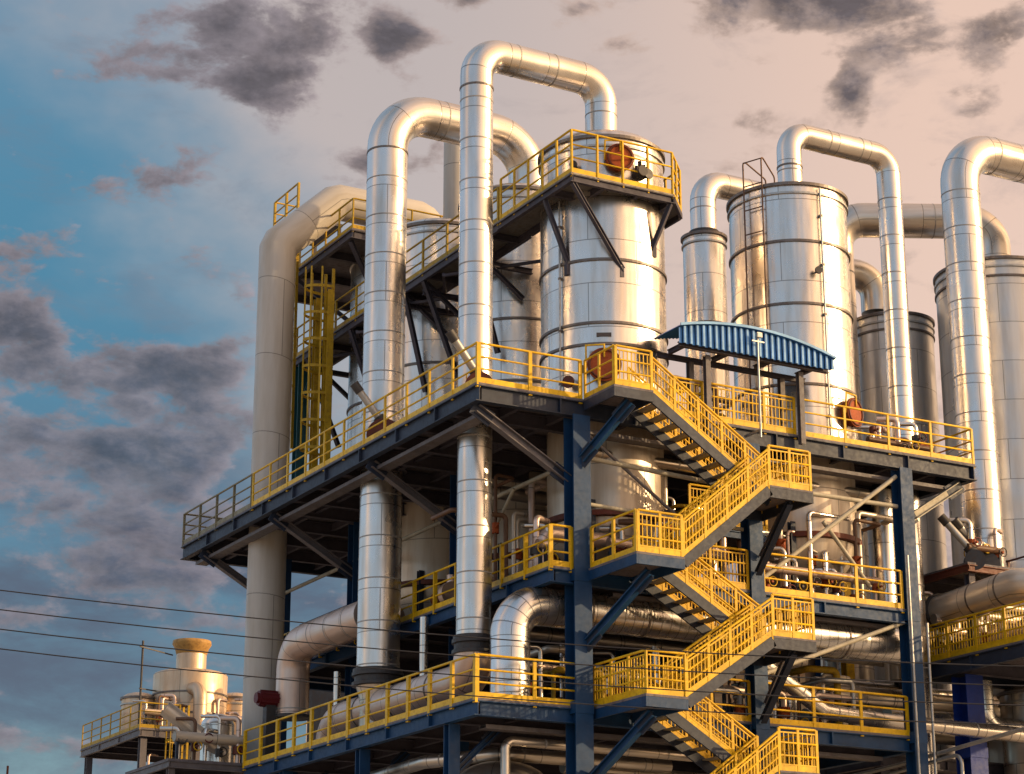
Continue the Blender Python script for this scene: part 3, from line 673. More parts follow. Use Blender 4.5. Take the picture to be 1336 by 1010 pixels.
# ================================================================== CROWN PLATFORM AND WALKWAY
ZT = 24.5
M['grate'] = paint('light_grating', (.20, .19, .17), .6, .3, rust=.5)
t = thing('crown_platform', 'railed crown platform round the top of the big front tank, on dark struts', 'platform', (1.8, 2.4, ZT), 'high platforms on the tanks')
obj('grating', MB().box((.12, .42, ZT-.05), (3.42, 4.5, ZT)), 'grate', t)
m = MB(); m.v = [(3.422, .46, ZT-.05), (4.3, 1.4, ZT-.05), (4.3, 3.7, ZT-.05), (3.422, 4.4, ZT-.05), (3.422, .46, ZT), (4.3, 1.4, ZT), (4.3, 3.7, ZT), (3.422, 4.4, ZT)]
for q in ((0, 3, 2, 1), (4, 5, 6, 7), (0, 1, 5, 4), (1, 2, 6, 5), (2, 3, 7, 6), (3, 0, 4, 7)): m.face(list(q))
obj('side_grating', m, 'grate', t); obj('side_beam', MB().bar((3.44, .5, ZT-.13), (4.28, 1.42, ZT-.13), .08, .16).bar((4.27, 1.46, ZT-.13), (4.27, 3.7, ZT-.13), .08, .16), 'beam_dk', t)
for a, b in (((.16, .4, ZT-.17), (.16, 4.5, ZT-.17)), ((3.38, .4, ZT-.17), (3.38, 4.5, ZT-.17)), ((.222, .46, ZT-.17), (3.318, .46, ZT-.17)), ((1.2, .53, ZT-.15), (1.2, 4.5, ZT-.15)), ((2.3, .53, ZT-.15), (2.3, 4.5, ZT-.15)), ((.222, 1.6, ZT-.16), (3.318, 1.6, ZT-.16))):
    obj('frame_beam', MB().ibeam(a, b, .12, .2, .018), 'beam_dk', t)
for a, b in (((.2, .47, ZT-.28), (2.0, .86, 22.15)), ((3.3, .47, ZT-.28), (2.95, .92, 22.95)), ((.16, 1.9, ZT-.28), (.85, 1.75, 22.3))):
    s = obj('strut', MB().ibeam(a, b, .12, .12, .02), 'beam_dk', t)
    obj('foot_plate', MB().box((b[0]-.13, b[1]-.05, b[2]-.2), (b[0]+.13, b[1]+.1, b[2]+.12)), 'beam_dk', s)
guard_rail('yellow guard rail round the crown platform of the big front tank', [(.16, 4.4, ZT), (.16, .46, ZT), (3.38, .46, ZT), (4.25, 1.4, ZT), (4.25, 3.6, ZT)], spacing=.8, post_w=.08, h=1.25, dense=False, group='yellow guard rails on the tank tops')
t = thing('high_walkway', 'narrow dark walkway running back from the crown platform past the left tanks', 'walkway', (.7, 12, ZT), 'high platforms on the tanks')
obj('grating', MB().box((.12, 4.52, ZT-.05), (1.25, 20.4, ZT)), 'grate', t)
for x in (.16, 1.2): obj('edge_channel', MB().ibeam((x, 4.52, ZT-.17), (x, 20.4, ZT-.17), .1, .24, .018), 'beam_dk', t)
for k in range(9):
    y = 5.2 + k*1.9
    obj('cross_beam', MB().ibeam((.21, y, ZT-.16), (1.15, y, ZT-.16), .1, .2), 'beam_dk', t)
for y, xf, zf in ((6.1, .95, 21.3), (9.2, 1.3, 21.4), (10.5, .85, 21.3), (14.4, 1.2, 21.3), (17.8, 1.3, 21.4)):
    s = obj('strut', MB().ibeam((.16, y, ZT-.29), (xf+.25, y+.35, zf), .13, .13, .02), 'beam_dk', t)
    s2 = obj('strut', MB().ibeam((.3, y+.1, ZT-.29), (1.9, y+.1, ZT-1.5), .12, .12, .02), 'beam_dk', t)
    obj('tie_beam', MB().ibeam((.2, y+.12, ZT-.6), (2.2, y+.12, ZT-.6), .14, .16, .02), 'beam_dk', t)
for y0, y1 in ((5, 8), (8, 11), (11, 14), (14, 17)):
    obj('under_brace', MB().bar((.2, y0, ZT-.45), (1.9, y1, ZT-.6), .08, .08), 'beam_dk', t)
    obj('under_brace', MB().bar((1.9, y0, ZT-.7), (.2, y1, ZT-.5), .08, .08), 'beam_dk', t)
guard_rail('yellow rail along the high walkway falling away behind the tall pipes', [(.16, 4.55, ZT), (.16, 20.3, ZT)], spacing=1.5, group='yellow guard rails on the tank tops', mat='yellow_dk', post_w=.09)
ZU = 27.5
t = thing('upper_platform', 'small highest platform at the far left, under the mitred beige elbow', 'platform', (2, 17, ZU), 'high platforms on the tanks')
obj('grating', MB().box((-.1, 13.9, ZU-.06), (4.4, 20.6, ZU)), 'floor', t)
for a, b in (((-.06, 13.9, ZU-.2), (-.06, 20.6, ZU-.2)), ((4.36, 13.9, ZU-.2), (4.36, 20.6, ZU-.2)), ((0.02, 13.98, ZU-.2), (4.28, 13.98, ZU-.2)), ((.02, 20.5, ZU-.2), (4.28, 20.5, ZU-.2)), ((.02, 16, ZU-.2), (4.28, 16, ZU-.2)), ((.02, 18.2, ZU-.2), (4.28, 18.2, ZU-.2))):
    obj('frame_beam', MB().ibeam(a, b, .14, .26, .018), 'beam_dk', t)
for a, b in (((0, 14.2, ZU-.35), (1.5, 15.2, 25.6)), ((0, 18.4, ZU-.35), (1.5, 17.4, 25.6)), ((0, 20.3, ZU-.3), (0, 20.2, ZT))): obj('strut', MB().ibeam(a, b, .14, .14), 'beam_dk', t)
obj('raised_step', MB().box((-.1, 18.4, ZU+1.9), (1.6, 20.6, ZU+2.0)), 'beam_dk', t)
for y in (18.45, 20.5): obj('step_leg', MB().bar((1.5, y, ZU), (1.5, y, ZU+1.9), .1, .1), 'beam_dk', t)
for y in (18.45, 20.5): obj('step_leg', MB().bar((-.03, y, ZU+.003), (-.03, y, ZU+1.9), .1, .1), 'yellow_dk', t)
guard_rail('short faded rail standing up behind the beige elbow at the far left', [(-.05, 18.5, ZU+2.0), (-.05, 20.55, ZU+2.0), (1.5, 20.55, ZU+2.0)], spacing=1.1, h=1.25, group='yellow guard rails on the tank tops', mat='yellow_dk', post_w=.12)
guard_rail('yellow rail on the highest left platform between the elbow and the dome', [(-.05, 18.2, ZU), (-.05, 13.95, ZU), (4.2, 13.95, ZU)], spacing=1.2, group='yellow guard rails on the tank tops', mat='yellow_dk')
# teal post carrying the walkway end
t = thing('steel_post', 'dark teal post under the far end of the high walkway', 'post', (.3, 18.6, ZA))
obj('shaft', MB().ibeam((.3, 18.6, ZA+.03), (.3, 18.6, ZT-.3), .34, .34, .03), 'teal', t)
obj('base_plate', MB().box((.02, 18.32, ZA+.002), (.58, 18.88, ZA+.03)), 'teal', t)
obj('bracket', MB().ibeam((.3, 18.4, ZT-1.6), (.3, 16.9, ZT-.3), .14, .14), 'teal', t)

def ladder(label, x, y, z0, z1, cage_from=2.2, w=.6, mat='yellow_dk', depth=.85, nx=-1):
    t = thing('caged_ladder', label, 'ladder', (x, y, z0), 'caged yellow ladders')
    for s in (-1, 1): obj('side_rail', MB().bar((x, y+s*w/2, z0), (x, y+s*w/2, z1+1.0), .09, .05), mat, t)
    pr = None; z = z0 + .3
    while z < z1:
        if pr is None: pr = obj('rung', MB().cyl((x, y-w/2, z), (x, y+w/2, z), .018, 8), mat, t, origin=(x, y, z))
        else: copy_part(pr, t, (x, y, z))
        z += .3
    z = z0 + cage_from; hp = None; pts = []
    for k in range(13):
        a = math.pi * k / 12; pts.append((x + nx*depth*math.sin(a), y + math.cos(a)*w*.72))
    while z < z1 + 1.0:
        if hp is None:
            m = MB()
            for p, q in zip(pts[:-1], pts[1:]): m.bar((*p, z), (*q, z), .02, .09)
            hp = obj('cage_hoop', m, mat, t, origin=(x, y, z))
        else: copy_part(hp, t, (x, y, z))
        z += .9
    for k in (2, 4, 6, 8, 10): obj('cage_strap', MB().bar((*pts[k], z0+cage_from), (*pts[k], z1+1.0), .06, .02, up=(pts[k][0]-x, pts[k][1]-y, 0)), mat, t)
    return t
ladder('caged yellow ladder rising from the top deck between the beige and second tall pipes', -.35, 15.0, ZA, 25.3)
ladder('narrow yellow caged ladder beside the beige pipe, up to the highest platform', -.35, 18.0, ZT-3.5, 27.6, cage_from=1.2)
for y, lab in ((14.6, 'yellow post beside the caged ladder, nearer one'), (15.55, 'yellow post beside the caged ladder, farther one')):
    o = obj('ladder_post', MB().ibeam((-.5, y, ZA), (-.5, y, 25.5), .22, .22), 'yellow_dk'); tag(o, lab, 'post', 'yellow posts of the ladder tower')

# hoops of thin pipe on the clean tank
t = thing('hatch_rail', 'thin brown ladder rail hooped over the left rim of the clean right tank', 'rail', (7.4, 1.6, 20))
for a in (-.86, -.52):
    q = V((math.cos(CAMANG + a), math.sin(CAMANG + a), 0)); p0 = V((8.85, 2.6, 0)) + q*1.86; p1 = V((8.85, 2.6, 0)) + q*.9
    obj('stile', MB().tube(bend([(p0.x, p0.y, ZA+.3), (p0.x, p0.y, 26.95), (p1.x, p1.y, 26.6), (p1.x, p1.y, 26.25)], .12, 4), .024, 8), 'brownpipe', t)
for k in range(4):
    q0 = V((math.cos(CAMANG-.86), math.sin(CAMANG-.86), 0))*1.86; q1 = V((math.cos(CAMANG-.52), math.sin(CAMANG-.52), 0))*1.86
    z = 24.6 + k*.75; obj('rung', MB().cyl((8.85+q0.x, 2.6+q0.y, z), (8.85+q1.x, 2.6+q1.y, z), .02, 8), 'brownpipe', t)
o = obj('yellow_post', MB().ibeam((14.2, 7.6, 10.2), (14.2, 7.6, 28.2), .3, .3), 'yellow'); tag(o, 'yellow post under the bend of the crossing pipe, right of the clean tank', 'post')

# ================================================================== CANOPY
t = thing('canopy', 'blue corrugated arched canopy over the head of the stairs', 'canopy', (5.3, 0, ZA))
cx0, cx1, yf, yb = 2.78, 7.85, -.6, .75
zc = lambda x: 20.16 + .42 * (1 - ((x - (cx0+cx1)/2 + .25) / ((cx1-cx0)/2 + .25))**2)
N = 88
m = MB(); top = []; bot = []
for i in range(N + 1):
    x = cx0 + (cx1-cx0)*i/N; c = .02 if i % 2 else -.02
    z = zc(x) + c
    for y in (yf-.05, yb): m.v += [(x, y, z), (x, y, z+.012)]
for i in range(N):
    b0 = i*4; b1 = b0+4
    m.face([b0, b1, b1+2, b0+2]); m.face([b0+1, b0+3, b1+3, b1+1]); m.face([b0, b0+1, b1+1, b1]); m.face([b0+2, b1+2, b1+3, b0+3])
obj('roof_sheet', m, 'roofblue', t)
m = MB(); n = 50; zb0 = 19.84
prof = []
for i in range(n):
    xa = cx0+.02 + (cx1-cx0-.04)*i/n; xb = cx0+.02 + (cx1-cx0-.04)*(i+1)/n
    y = yf if i % 2 else yf+.05
    prof += [(xa, y), (xb, y)]
for (x, y) in prof: m.v += [(x, y, zb0), (x, y, zc(x)-.03), (x, y+.01, zb0), (x, y+.01, zc(x)-.03)]
for i in range(len(prof)-1):
    b0 = i*4; b1 = b0+4
    m.face([b0, b1, b1+1, b0+1]); m.face([b0+2, b0+3, b1+3, b1+2])
gp = obj('gable_sheet', m, 'roofblue', t)
m = MB()
for i in range(1, n, 2):
    xm = cx0+.02 + (cx1-cx0-.04)*(i+.5)/n; m.bar((xm, yf-.008, zb0+.002), (xm, yf-.008, zc(xm)-.032), .055, .012, up=(0, 1, 0))
o = obj('sheet_ribs', m, 'roofblue_lt', gp)
m = MB()
for i in range(24):
    xa = cx0 + (cx1-cx0)*i/24; xb = cx0 + (cx1-cx0)*(i+1)/24; m.bar((xa, yf-.075, zc(xa)+.02), (xb, yf-.075, zc(xb)+.02), .03, .07)
obj('edge_trim', m, 'roofblue_lt', t)
obj('eave_beam', MB().ibeam((cx0+.1, yf+.2, 19.86), (cx1-.1, yf+.2, 19.86), .12, .14), 'beam_dk', t)
obj('eave_beam', MB().ibeam((cx0+.1, yb-.1, 19.86), (cx1-.1, yb-.1, 19.86), .12, .14), 'beam_dk', t)
for x in (3.2, 4.6, 6.0, 7.4): obj('rafter', MB().ibeam((x, yf+.27, 19.95), (x, yb-.17, 19.95), .1, .14), 'beam_dk', t)
for x, y in ((3.95, -.12), (7.0, -.12), (3.9, .6), (6.9, .6)): obj('post', MB().ibeam((x, y, ZA-.3), (x, y, 19.78), .15, .15, .02), 'brace', t)
t = thing('lamp_pole', 'thin pole with a pale floodlight in front of the blue canopy', 'lamp', (5.3, -.68, ZA-.4))
obj('pole', MB().cyl((5.2, -.72, ZA-.5), (5.2, -.72, 20.35), .03, 12), 'galv', t)
obj('pole_bracket', MB().bar((5.2, -.68, ZA-.3), (5.2, .0, ZA-.3), .06, .06), 'galv', t)
h_ = obj('lamp_head', MB().box((5.12, -.84, 20.30), (5.28, -.75, 20.43)), 'galv', t); obj('lamp_glass', MB().box((5.135, -.848, 20.315), (5.265, -.842, 20.415)), 'white', h_)
obj('cross_arm', MB().bar((5.0, -.74, 20.2), (5.4, -.74, 20.2), .035, .035), 'galv', t)

# ================================================================== RIGHT HAND STRUCTURE
ZR = 12.75
platform('railed deck of the neighbouring structure at the right edge, slate beams', ZR, 13.2, 19.5, -8, 3.0, beam_h=.4, joists=(-4, -1, 1.5), beam_w=.16)
platform('small higher plate carrying the foot of the fattest pipe', 15.5, 13.7, 18, 1.2, 5.2, beam_h=.2, joists=(3,), beam_w=.12, fmat='brown')
platform('dark lower deck behind the bright blue column', 10.2, 12.0, 24, 3.5, 14, beam_h=.3, joists=(6, 9), beam_w=.14, fmat='beam_dk')
for x, y, lab in ((12.3, 3.8, 'near left'), (23.7, 3.8, 'near right'), (12.3, 13.5, 'far left'), (23.7, 13.5, 'far right')): column(lab + ' dark leg of the lower deck behind the bright blue column', x, y, .12, 9.85, .32, 'beam_dk')
tank('tank under the far end of the fattest pipe loop, just beyond the right edge', (22.5, 2.5), 1.3, .13, 27.3, hoops=(24, 21), mat='clad_pale')
for y in (1.6, -6.5): column('bright blue thick column under the right hand deck' if y > 0 else 'second bright blue column under the right deck, nearer the viewer', 13.75, y, .12, ZR-.5, .62, 'blue_bright')
for x, y, lab in ((14.0, 4.9, 'post under the higher plate at the back left'), (17.7, 1.5, 'post under the higher plate at the front right'), (14.0, 1.5, 'post under the higher plate at the front left')): column(lab, x, y, ZR if y < 3 else .12, 15.22, .22, 'beam_dk')
G('yellow barred rail along the left edge of the right hand deck', [(13.25, 2.95, ZR), (13.25, -7.9, ZR)], dense=True, spacing=1.15, post_w=.09)
G('yellow rail at the back end of the right hand deck', [(13.3, 2.95, ZR), (19.4, 2.95, ZR)], dense=True, spacing=1.15)
G('rusty rail at the foot of the fattest pipe', [(16.2, 1.25, 15.5), (17.9, 1.25, 15.5), (17.9, 5.1, 15.5)], spacing=1.0, mat='brown')
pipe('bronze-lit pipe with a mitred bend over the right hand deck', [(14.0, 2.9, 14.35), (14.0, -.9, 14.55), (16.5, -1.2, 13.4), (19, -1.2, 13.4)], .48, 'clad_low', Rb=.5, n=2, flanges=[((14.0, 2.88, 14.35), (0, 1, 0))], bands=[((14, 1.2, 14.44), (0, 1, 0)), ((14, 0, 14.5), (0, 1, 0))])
manifold('golden-lit cluster of valves at the back left corner of the right hand deck', 13.5, 16.5, 2.6, ZR, 1.3, 9, 'clad_low', .15)
for k, (x, y, z, r_) in enumerate(((13.7, 3.6, 14.2, .22), (14.6, 3.7, 14.6, .16), (13.6, 3.9, 15.0, .12))):
    pipe(('lowest', 'middle', 'highest')[k] + ' of the stacked pipes behind the back rail of the right hand deck', [(x-.8, y, ZR-.4), (x-.8, y, z), (x+4.5, y, z)], r_, 'clad_low', Rb=.4)
actuator('second tilted motor beside the foot of the fattest pipe', (14.3, 1.6, 15.6), (-.6, -.8, 0), tilt=(-.55, .3, .77), drum=.26, mat='dark')
pipe('lagged pipe along the right hand deck behind its rail', [(14.3, 2.6, 13.25), (14.3, -7, 13.25)], .28, 'pinkpipe')
pipe('pale elbow pipe below the right hand deck', [(14.9, 2.3, 12.3), (14.9, 2.3, 11.0), (22, 2.3, 11.0)], .3, 'clad_fine', Rb=.5)
pipe('pale pipe running left behind the bright blue column', [(11.6, 2.6, 11.05), (14.4, 2.6, 11.1)], .27, 'clad')
for k, (y, z, r) in enumerate(((4.2, 11.9, .3), (5.0, 12.3, .22), (5.5, 11.3, .35))):
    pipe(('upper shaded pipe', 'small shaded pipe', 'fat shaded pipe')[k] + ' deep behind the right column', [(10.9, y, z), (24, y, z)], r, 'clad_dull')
tank('round vessel below the right hand deck, cut by the edge of the view', (17.0, 2.6), .9, .13, 12.1, dome=.3, mat='clad_dull', group='small vessels low down')
pipe('slanting grey handrail pipe across the lower right corner', [(11.0, 5.0, 9.42), (11.0, 1.5, 9.55), (11.0, -9, 10.25)], .055, 'galv')
pipe('hooked grey handrail with a rounded end in the lower right corner', [(11.0, 4.0, 9.2), (11.0, -1.15, 9.55), (11.0, -1.3, .12)], .05, 'galv', Rb=.25, n=5)
o = obj('conduit', MB().cyl((10.28, -.28, .12), (10.28, -.28, 15), .035, 8), 'galv'); tag(o, 'thin grey conduit running up the left side of the right column', 'conduit')
o = obj('conduit', MB().cyl((10.9, -.2, .12), (10.9, -.2, 13.2), .04, 8), 'galv'); tag(o, 'thin grey conduit on the right side of the right column', 'conduit')

# ================================================================== BOTTOM VESSELS
tank('silver domed vessel below the lowest deck near its left front corner', (-.9, 2.4), 1.25, .2, 8.3, dome=.7, mat='clad_dull', rim=False, group='small vessels low down')
platform('small pale service platform in front of the foot of the beige pipe', 10.25, -5.2, -2.45, 14.75, 18.5, beam_h=.2, joists=(16.5,), beam_w=.1, fmat='brace')
for x, y, lab in ((-5.0, 15.0, 'near left'), (-2.65, 15.0, 'near right'), (-5.0, 18.2, 'far left'), (-2.65, 18.2, 'far right')): column(lab + ' leg of the small service platform by the beige pipe', x, y, 0.12, 10.0, .2, 'brace')
manifold('pale pipe cluster on the small service platform by the beige pipe', -4.9, -2.7, 15.1, 10.25, .7, 5, 'clad_low', .16)
pipe('pale sloping tube on the small service platform', [(-4.9, 16, 11.9), (-3.1, 15.6, 10.6)], .24, 'clad_low')
tank('pale domed vessel at the foot of the beige pipe', (-3.2, 16.0), .5, 10.26, 11.5, dome=.35, mat='clad', rim=False, group='small vessels low down')
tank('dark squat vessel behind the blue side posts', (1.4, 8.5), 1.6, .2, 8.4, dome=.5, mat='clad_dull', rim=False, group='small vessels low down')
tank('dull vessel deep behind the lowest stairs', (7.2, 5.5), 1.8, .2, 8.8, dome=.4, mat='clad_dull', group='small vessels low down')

t = thing('process_building', 'dark brown sheet-clad process building closing the view behind the frame', 'building', (18, 24, 0))
M['hall'] = paint('dark_brown_sheet_wall', (.055, .042, .035), .7, rust=.4, scale=.5)
m = MB(); k = 0; x = 5.0
while x < 40:
    m.box((x, 22.0 + .06*(k % 2), .0), (x+.5, 28, 17.2)); x += .502; k += 1
obj('wall', m, 'hall', t); obj('roof', MB().box((4.7, 21.7, 17.21), (40.6, 28.3, 17.45)), 'beam_dk', t)
for x in (6, 12, 18, 24, 30): obj('pilaster', MB().ibeam((x, 21.8, 0), (x, 21.8, 17.2), .35, .35), 'blue', t)
for z in (9.5, 13.5): obj('girt', MB().bar((5, 21.55, z), (40, 21.55, z), .14, .2), 'beam', t)

manifold('cluster of small pipes and handwheels on the right balcony of the middle deck', 5.8, 10.1, .8, ZB, .9, 9)
manifold('cluster of small pipes behind the barred rail of the middle stair landing', 1.3, 4.9, .7, ZB, 1.0, 8)
manifold('cluster of small pipes on the middle deck just left of the corner column', -.65, -.3, 1.0, ZB, .8, 2)
manifold('cluster of small pipes on the lowest right balcony', 5.7, 10.1, 2.2, ZC, 1.2, 8)
manifold('cluster of small pipes behind the fourth stair flight', .8, 5.0, 2.3, ZC, 1.3, 8, 'clad_dull')
manifold('cluster of small pipes on the top deck at the foot of the clean tank', 9.9, 12.2, .7, ZA, .45, 5, 'brownpipe', .09)
manifold('cluster of small pipes on the right hand deck by its back rail', 13.8, 18.5, 2.2, ZR, .9, 9)
manifold('row of pipes and handwheels on the right hand deck in front of the bronze pipe', 14.8, 18.5, -2.0, ZR, .9, 8)
manifold('cluster of pipes and wheels at the foot of the fattest pipe', 13.9, 15.2, 1.4, 15.5, .5, 3, 'brownpipe', .1)
for k, (y, x) in enumerate(((4.2, -.55), (6.0, -.5), (9.6, -.5), (12.0, -.5))):
    t = thing('pump', ('nearest', 'second', 'third', 'farthest')[k] + ' of the ochre-lit pumps behind the middle deck side rail', 'pump', (x, y, ZB), 'pumps on the middle deck')
    obj('casing', MB().cyl((x, y-.12, ZB+.42), (x, y+.12, ZB+.42), .34, 24).cyl((x, y, ZB+.42), (x, y, ZB+.95), .12, 14), 'pinkpipe', t)
    obj('motor', MB().cyl((x, y+.2, ZB+.42), (x, y+.85, ZB+.42), .2, 18), 'brown' if k % 2 else 'galv', t)
    obj('bedplate', MB().box((x-.3, y-.3, ZB+.003), (x+.3, y+.95, ZB+.1)), 'beam', t)

# ================================================================== FAR LEFT UNIT
ZF = 15.2
platform('deck of the distant small unit at the lower left', ZF, 3.2, 9.6, 41.3, 49, beam_h=.3, joists=(43, 45, 47), beam_w=.14, fmat='brace')
for x, y, lab in ((3.5, 41.6, 'nearest'), (3.5, 48.6, 'left rear'), (9.2, 41.6, 'right front'), (6.3, 41.6, 'middle front')): column(lab + ' grey leg of the distant small unit', x, y, 0, ZF-.4, .28, 'brace')
t = tank('distant cream vessel with a flared orange-topped neck', (6.4, 44.0), 1.62, ZF+.002, 18.0, hoops=(16.2, 17.1), dome=.25, mat='cream', rim=False, group='distant vessels')
obj('neck', MB().lathe((6.4, 44), [(.66, 18.2), (.66, 18.95)], 40), 'cream', t)
obj('flared_cap', MB().lathe((6.4, 44), [(.67, 18.95), (.74, 19.2), (.86, 19.4), (.84, 19.55), (.1, 19.6)], 40), 'ochre', t)
tank('low cream vessel beside the distant orange-topped one', (4.3, 44.6), .75, ZF+.002, 16.9, dome=.3, mat='cream', group='distant vessels')
tank('cream drum at the right of the distant unit', (8.7, 44.4), .8, ZF+.002, 17.2, dome=.3, mat='cream', group='distant vessels')
pipe('ochre hooked pipe in front of the distant vessel', [(6.1, 41.9, 8), (6.1, 41.9, 17.2), (5.9, 43, 17.2)], .3, 'cream', Rb=.5)
ladder('small yellow ladder below the distant deck', 5.2, 41.15, 8, ZF, mat='yellow_dk', nx=-1)
G('yellow rail round the distant small deck', [(3.25, 48.9, ZF), (3.25, 41.35, ZF), (5.0, 41.35, ZF)], spacing=1.3, mat='yellow_dk')
t = thing('antenna_mast', 'thin dark mast with a cross arm left of the distant vessel', 'mast', (4.0, 43.6, ZF))
obj('mast_pole', MB().cyl((4.0, 43.6, ZF), (4.0, 43.6, 19.3), .05, 8), 'dark', t)
obj('cross_arm', MB().bar((3.8, 43.4, 19.0), (5.6, 44.2, 18.9), .05, .05), 'dark', t); obj('cross_arm', MB().bar((3.9, 43.5, 17.2), (5.2, 44, 17.2), .05, .05), 'dark', t)
platform('lower cluttered deck of the distant unit', 12.2, 3.2, 9.6, 41.3, 49, beam_h=.3, joists=(43, 46), beam_w=.14, fmat='brace')
tank('distant pale drum between the two decks of the small unit', (7.6, 44), 1.3, 12.21, 15.0, dome=.2, mat='cream', group='distant vessels')
for k, (x, h) in enumerate(((-1.5, 14.6), (-.6, 14.0))):
    o = obj('thin_mast', MB().cyl((x, 47, 0), (x, 47, h), .05, 8), 'brown'); tag(o, ('taller' if k == 0 else 'shorter') + ' hair-thin red mast on the skyline at the lower left', 'mast')

manifold('small pipes on the distant deck in front of the low cream vessel', 3.7, 5.6, 42.2, ZF, .8, 5, 'cream', .14)
manifold('small pipes on the distant deck to the right of the hooked pipe', 6.9, 9.2, 42.2, ZF, .8, 5, 'pinkpipe', .14)
manifold('pipes between the legs of the distant unit', 3.8, 9.2, 42.4, 12.21, 1.2, 7, 'cream', .2)
pipe('pale slanting chute pipe between the distant unit and the beige pipe', [(9.3, 41, 18.0), (11.3, 40.5, 15.8), (11.3, 40.5, 12)], .3, 'clad', Rb=.3)
platform('pale lower platform between the distant unit and the beige pipe', 14.6, 10.0, 13.5, 38, 44, beam_h=.3, joists=(41,), beam_w=.14, fmat='brace')
for x, y, lab in ((10.3, 38.3, 'near left'), (13.2, 38.3, 'near right'), (10.3, 43.7, 'far left'), (13.2, 43.7, 'far right')): column(lab + ' grey leg of the pale lower platform behind the beige pipe', x, y, 0, 14.2, .28, 'brace')
tank('pale drum on the lower platform just left of the beige pipe', (11.2, 40), .9, 14.61, 16.6, dome=.35, mat='clad', group='distant vessels')

# ================================================================== OVERHEAD LINES
for k in range(4):
    dz = -.315*k; pts = []
    for i in range(41):
        s = -1.2 + 3.6*i/40                                   # 0 at the left edge of the view, 1 at the right edge
        x = -17.87 + 14.6*s; y = -11.73 - 7.7*s
        z = 9.0 - 1.95*s + .78*s*s + dz
        pts.append((x, y, z))
    o = obj('power_line', MB().tube(pts, .010, 6), 'wire')
    tag(o, ('topmost', 'second from the top', 'third from the top', 'lowest')[k] + ' of the four black cables sagging across the view', 'cable', 'overhead cables')

# ================================================================== CAMERA
cam = bpy.data.cameras.new('camera'); co = bpy.data.objects.new('camera', cam); COL.objects.link(co); sc.camera = co
cam.sensor_width = 36; cam.lens = 36 * 2836 / 1336; cam.clip_end = 5000; cam.clip_start = .5
th = math.atan(885/2836); hv = V((HX, HY, 0)).normalized()
Fw = hv*math.cos(th) + V((0, 0, math.sin(th))); rt = V((hv.y, -hv.x, 0)); up = rt.cross(Fw)
co.matrix_world = Matrix((( rt.x, up.x, -Fw.x, -27.38), (rt.y, up.y, -Fw.y, -45.78), (rt.z, up.z, -Fw.z, 1.7), (0, 0, 0, 1)))

# ================================================================== LIGHT AND SKY
SUN = V((.80, -.60, 0)).normalized(); SEL = R(17); SUN = V((SUN.x*math.cos(SEL), SUN.y*math.cos(SEL), math.sin(SEL)))
sl = bpy.data.lights.new('sun', 'SUN'); sl.energy = 4.0; sl.angle = R(.8); sl.color = (1., .69, .36)
so = bpy.data.objects.new('sun', sl); COL.objects.link(so); so.rotation_euler = SUN.to_track_quat('Z', 'Y').to_euler()

w = bpy.data.worlds.new('World'); sc.world = w; w.use_nodes = True
nt = w.node_tree; nt.nodes.clear(); L = nt.links
class X:
    """small helper: math expressions as nodes"""
    def __init__(s, o): s.o = o
def val(a): return a
def mth(op, a, b=None, c=None, clamp=False):
    n = nt.nodes.new('ShaderNodeMath'); n.operation = op; n.use_clamp = clamp
    for i, q in enumerate((a, b, c)):
        if q is None: continue
        if isinstance(q, (int, float)): n.inputs[i].default_value = q
        else: L.new(q, n.inputs[i])
    return n.outputs[0]
def vdot(a, v):
    n = nt.nodes.new('ShaderNodeVectorMath'); n.operation = 'DOT_PRODUCT'; L.new(a, n.inputs[0]); n.inputs[1].default_value = tuple(v); return n.outputs['Value']
def sstep(x, a, b):
    n = nt.nodes.new('ShaderNodeMapRange'); n.interpolation_type = 'SMOOTHSTEP'
    L.new(x, n.inputs['Value']); n.inputs['From Min'].default_value = a; n.inputs['From Max'].default_value = b; return n.outputs['Result']
def mixc(f, a, b, mode='MIX'):
    n = nt.nodes.new('ShaderNodeMix'); n.data_type = 'RGBA'; n.blend_type = mode
    if isinstance(f, (int, float)): n.inputs['Factor'].default_value = f
    else: L.new(f, n.inputs['Factor'])
    for k, q in (('A', a), ('B', b)):
        if isinstance(q, tuple): n.inputs[k].default_value = (*q, 1)
        else: L.new(q, n.inputs[k])
    return n.outputs['Result']
tc = nt.nodes.new('ShaderNodeTexCoord'); D = tc.outputs['Generated']
dr, dh = vdot(D, rt), vdot(D, hv); dz = vdot(D, (0, 0, 1))
AZ = mth('MULTIPLY', mth('ARCTAN2', dr, dh), 180/math.pi)        # degrees right of the viewing heading
EL = mth('MULTIPLY', mth('ARCSINE', dz), 180/math.pi)            # degrees above the horizon
def nz(scale, stretch=(1, 1, 1), detail=7, rough=.6, off=(0, 0, 0), dist=0.):
    mp = nt.nodes.new('ShaderNodeMapping'); mp.inputs['Scale'].default_value = stretch; mp.inputs['Location'].default_value = off
    L.new(D, mp.inputs['Vector']); n = nt.nodes.new('ShaderNodeTexNoise')
    n.inputs['Scale'].default_value = scale; n.inputs['Detail'].default_value = detail; n.inputs['Roughness'].default_value = rough; n.inputs['Distortion'].default_value = dist
    L.new(mp.outputs['Vector'], n.inputs['Vector']); return n.outputs['Fac']
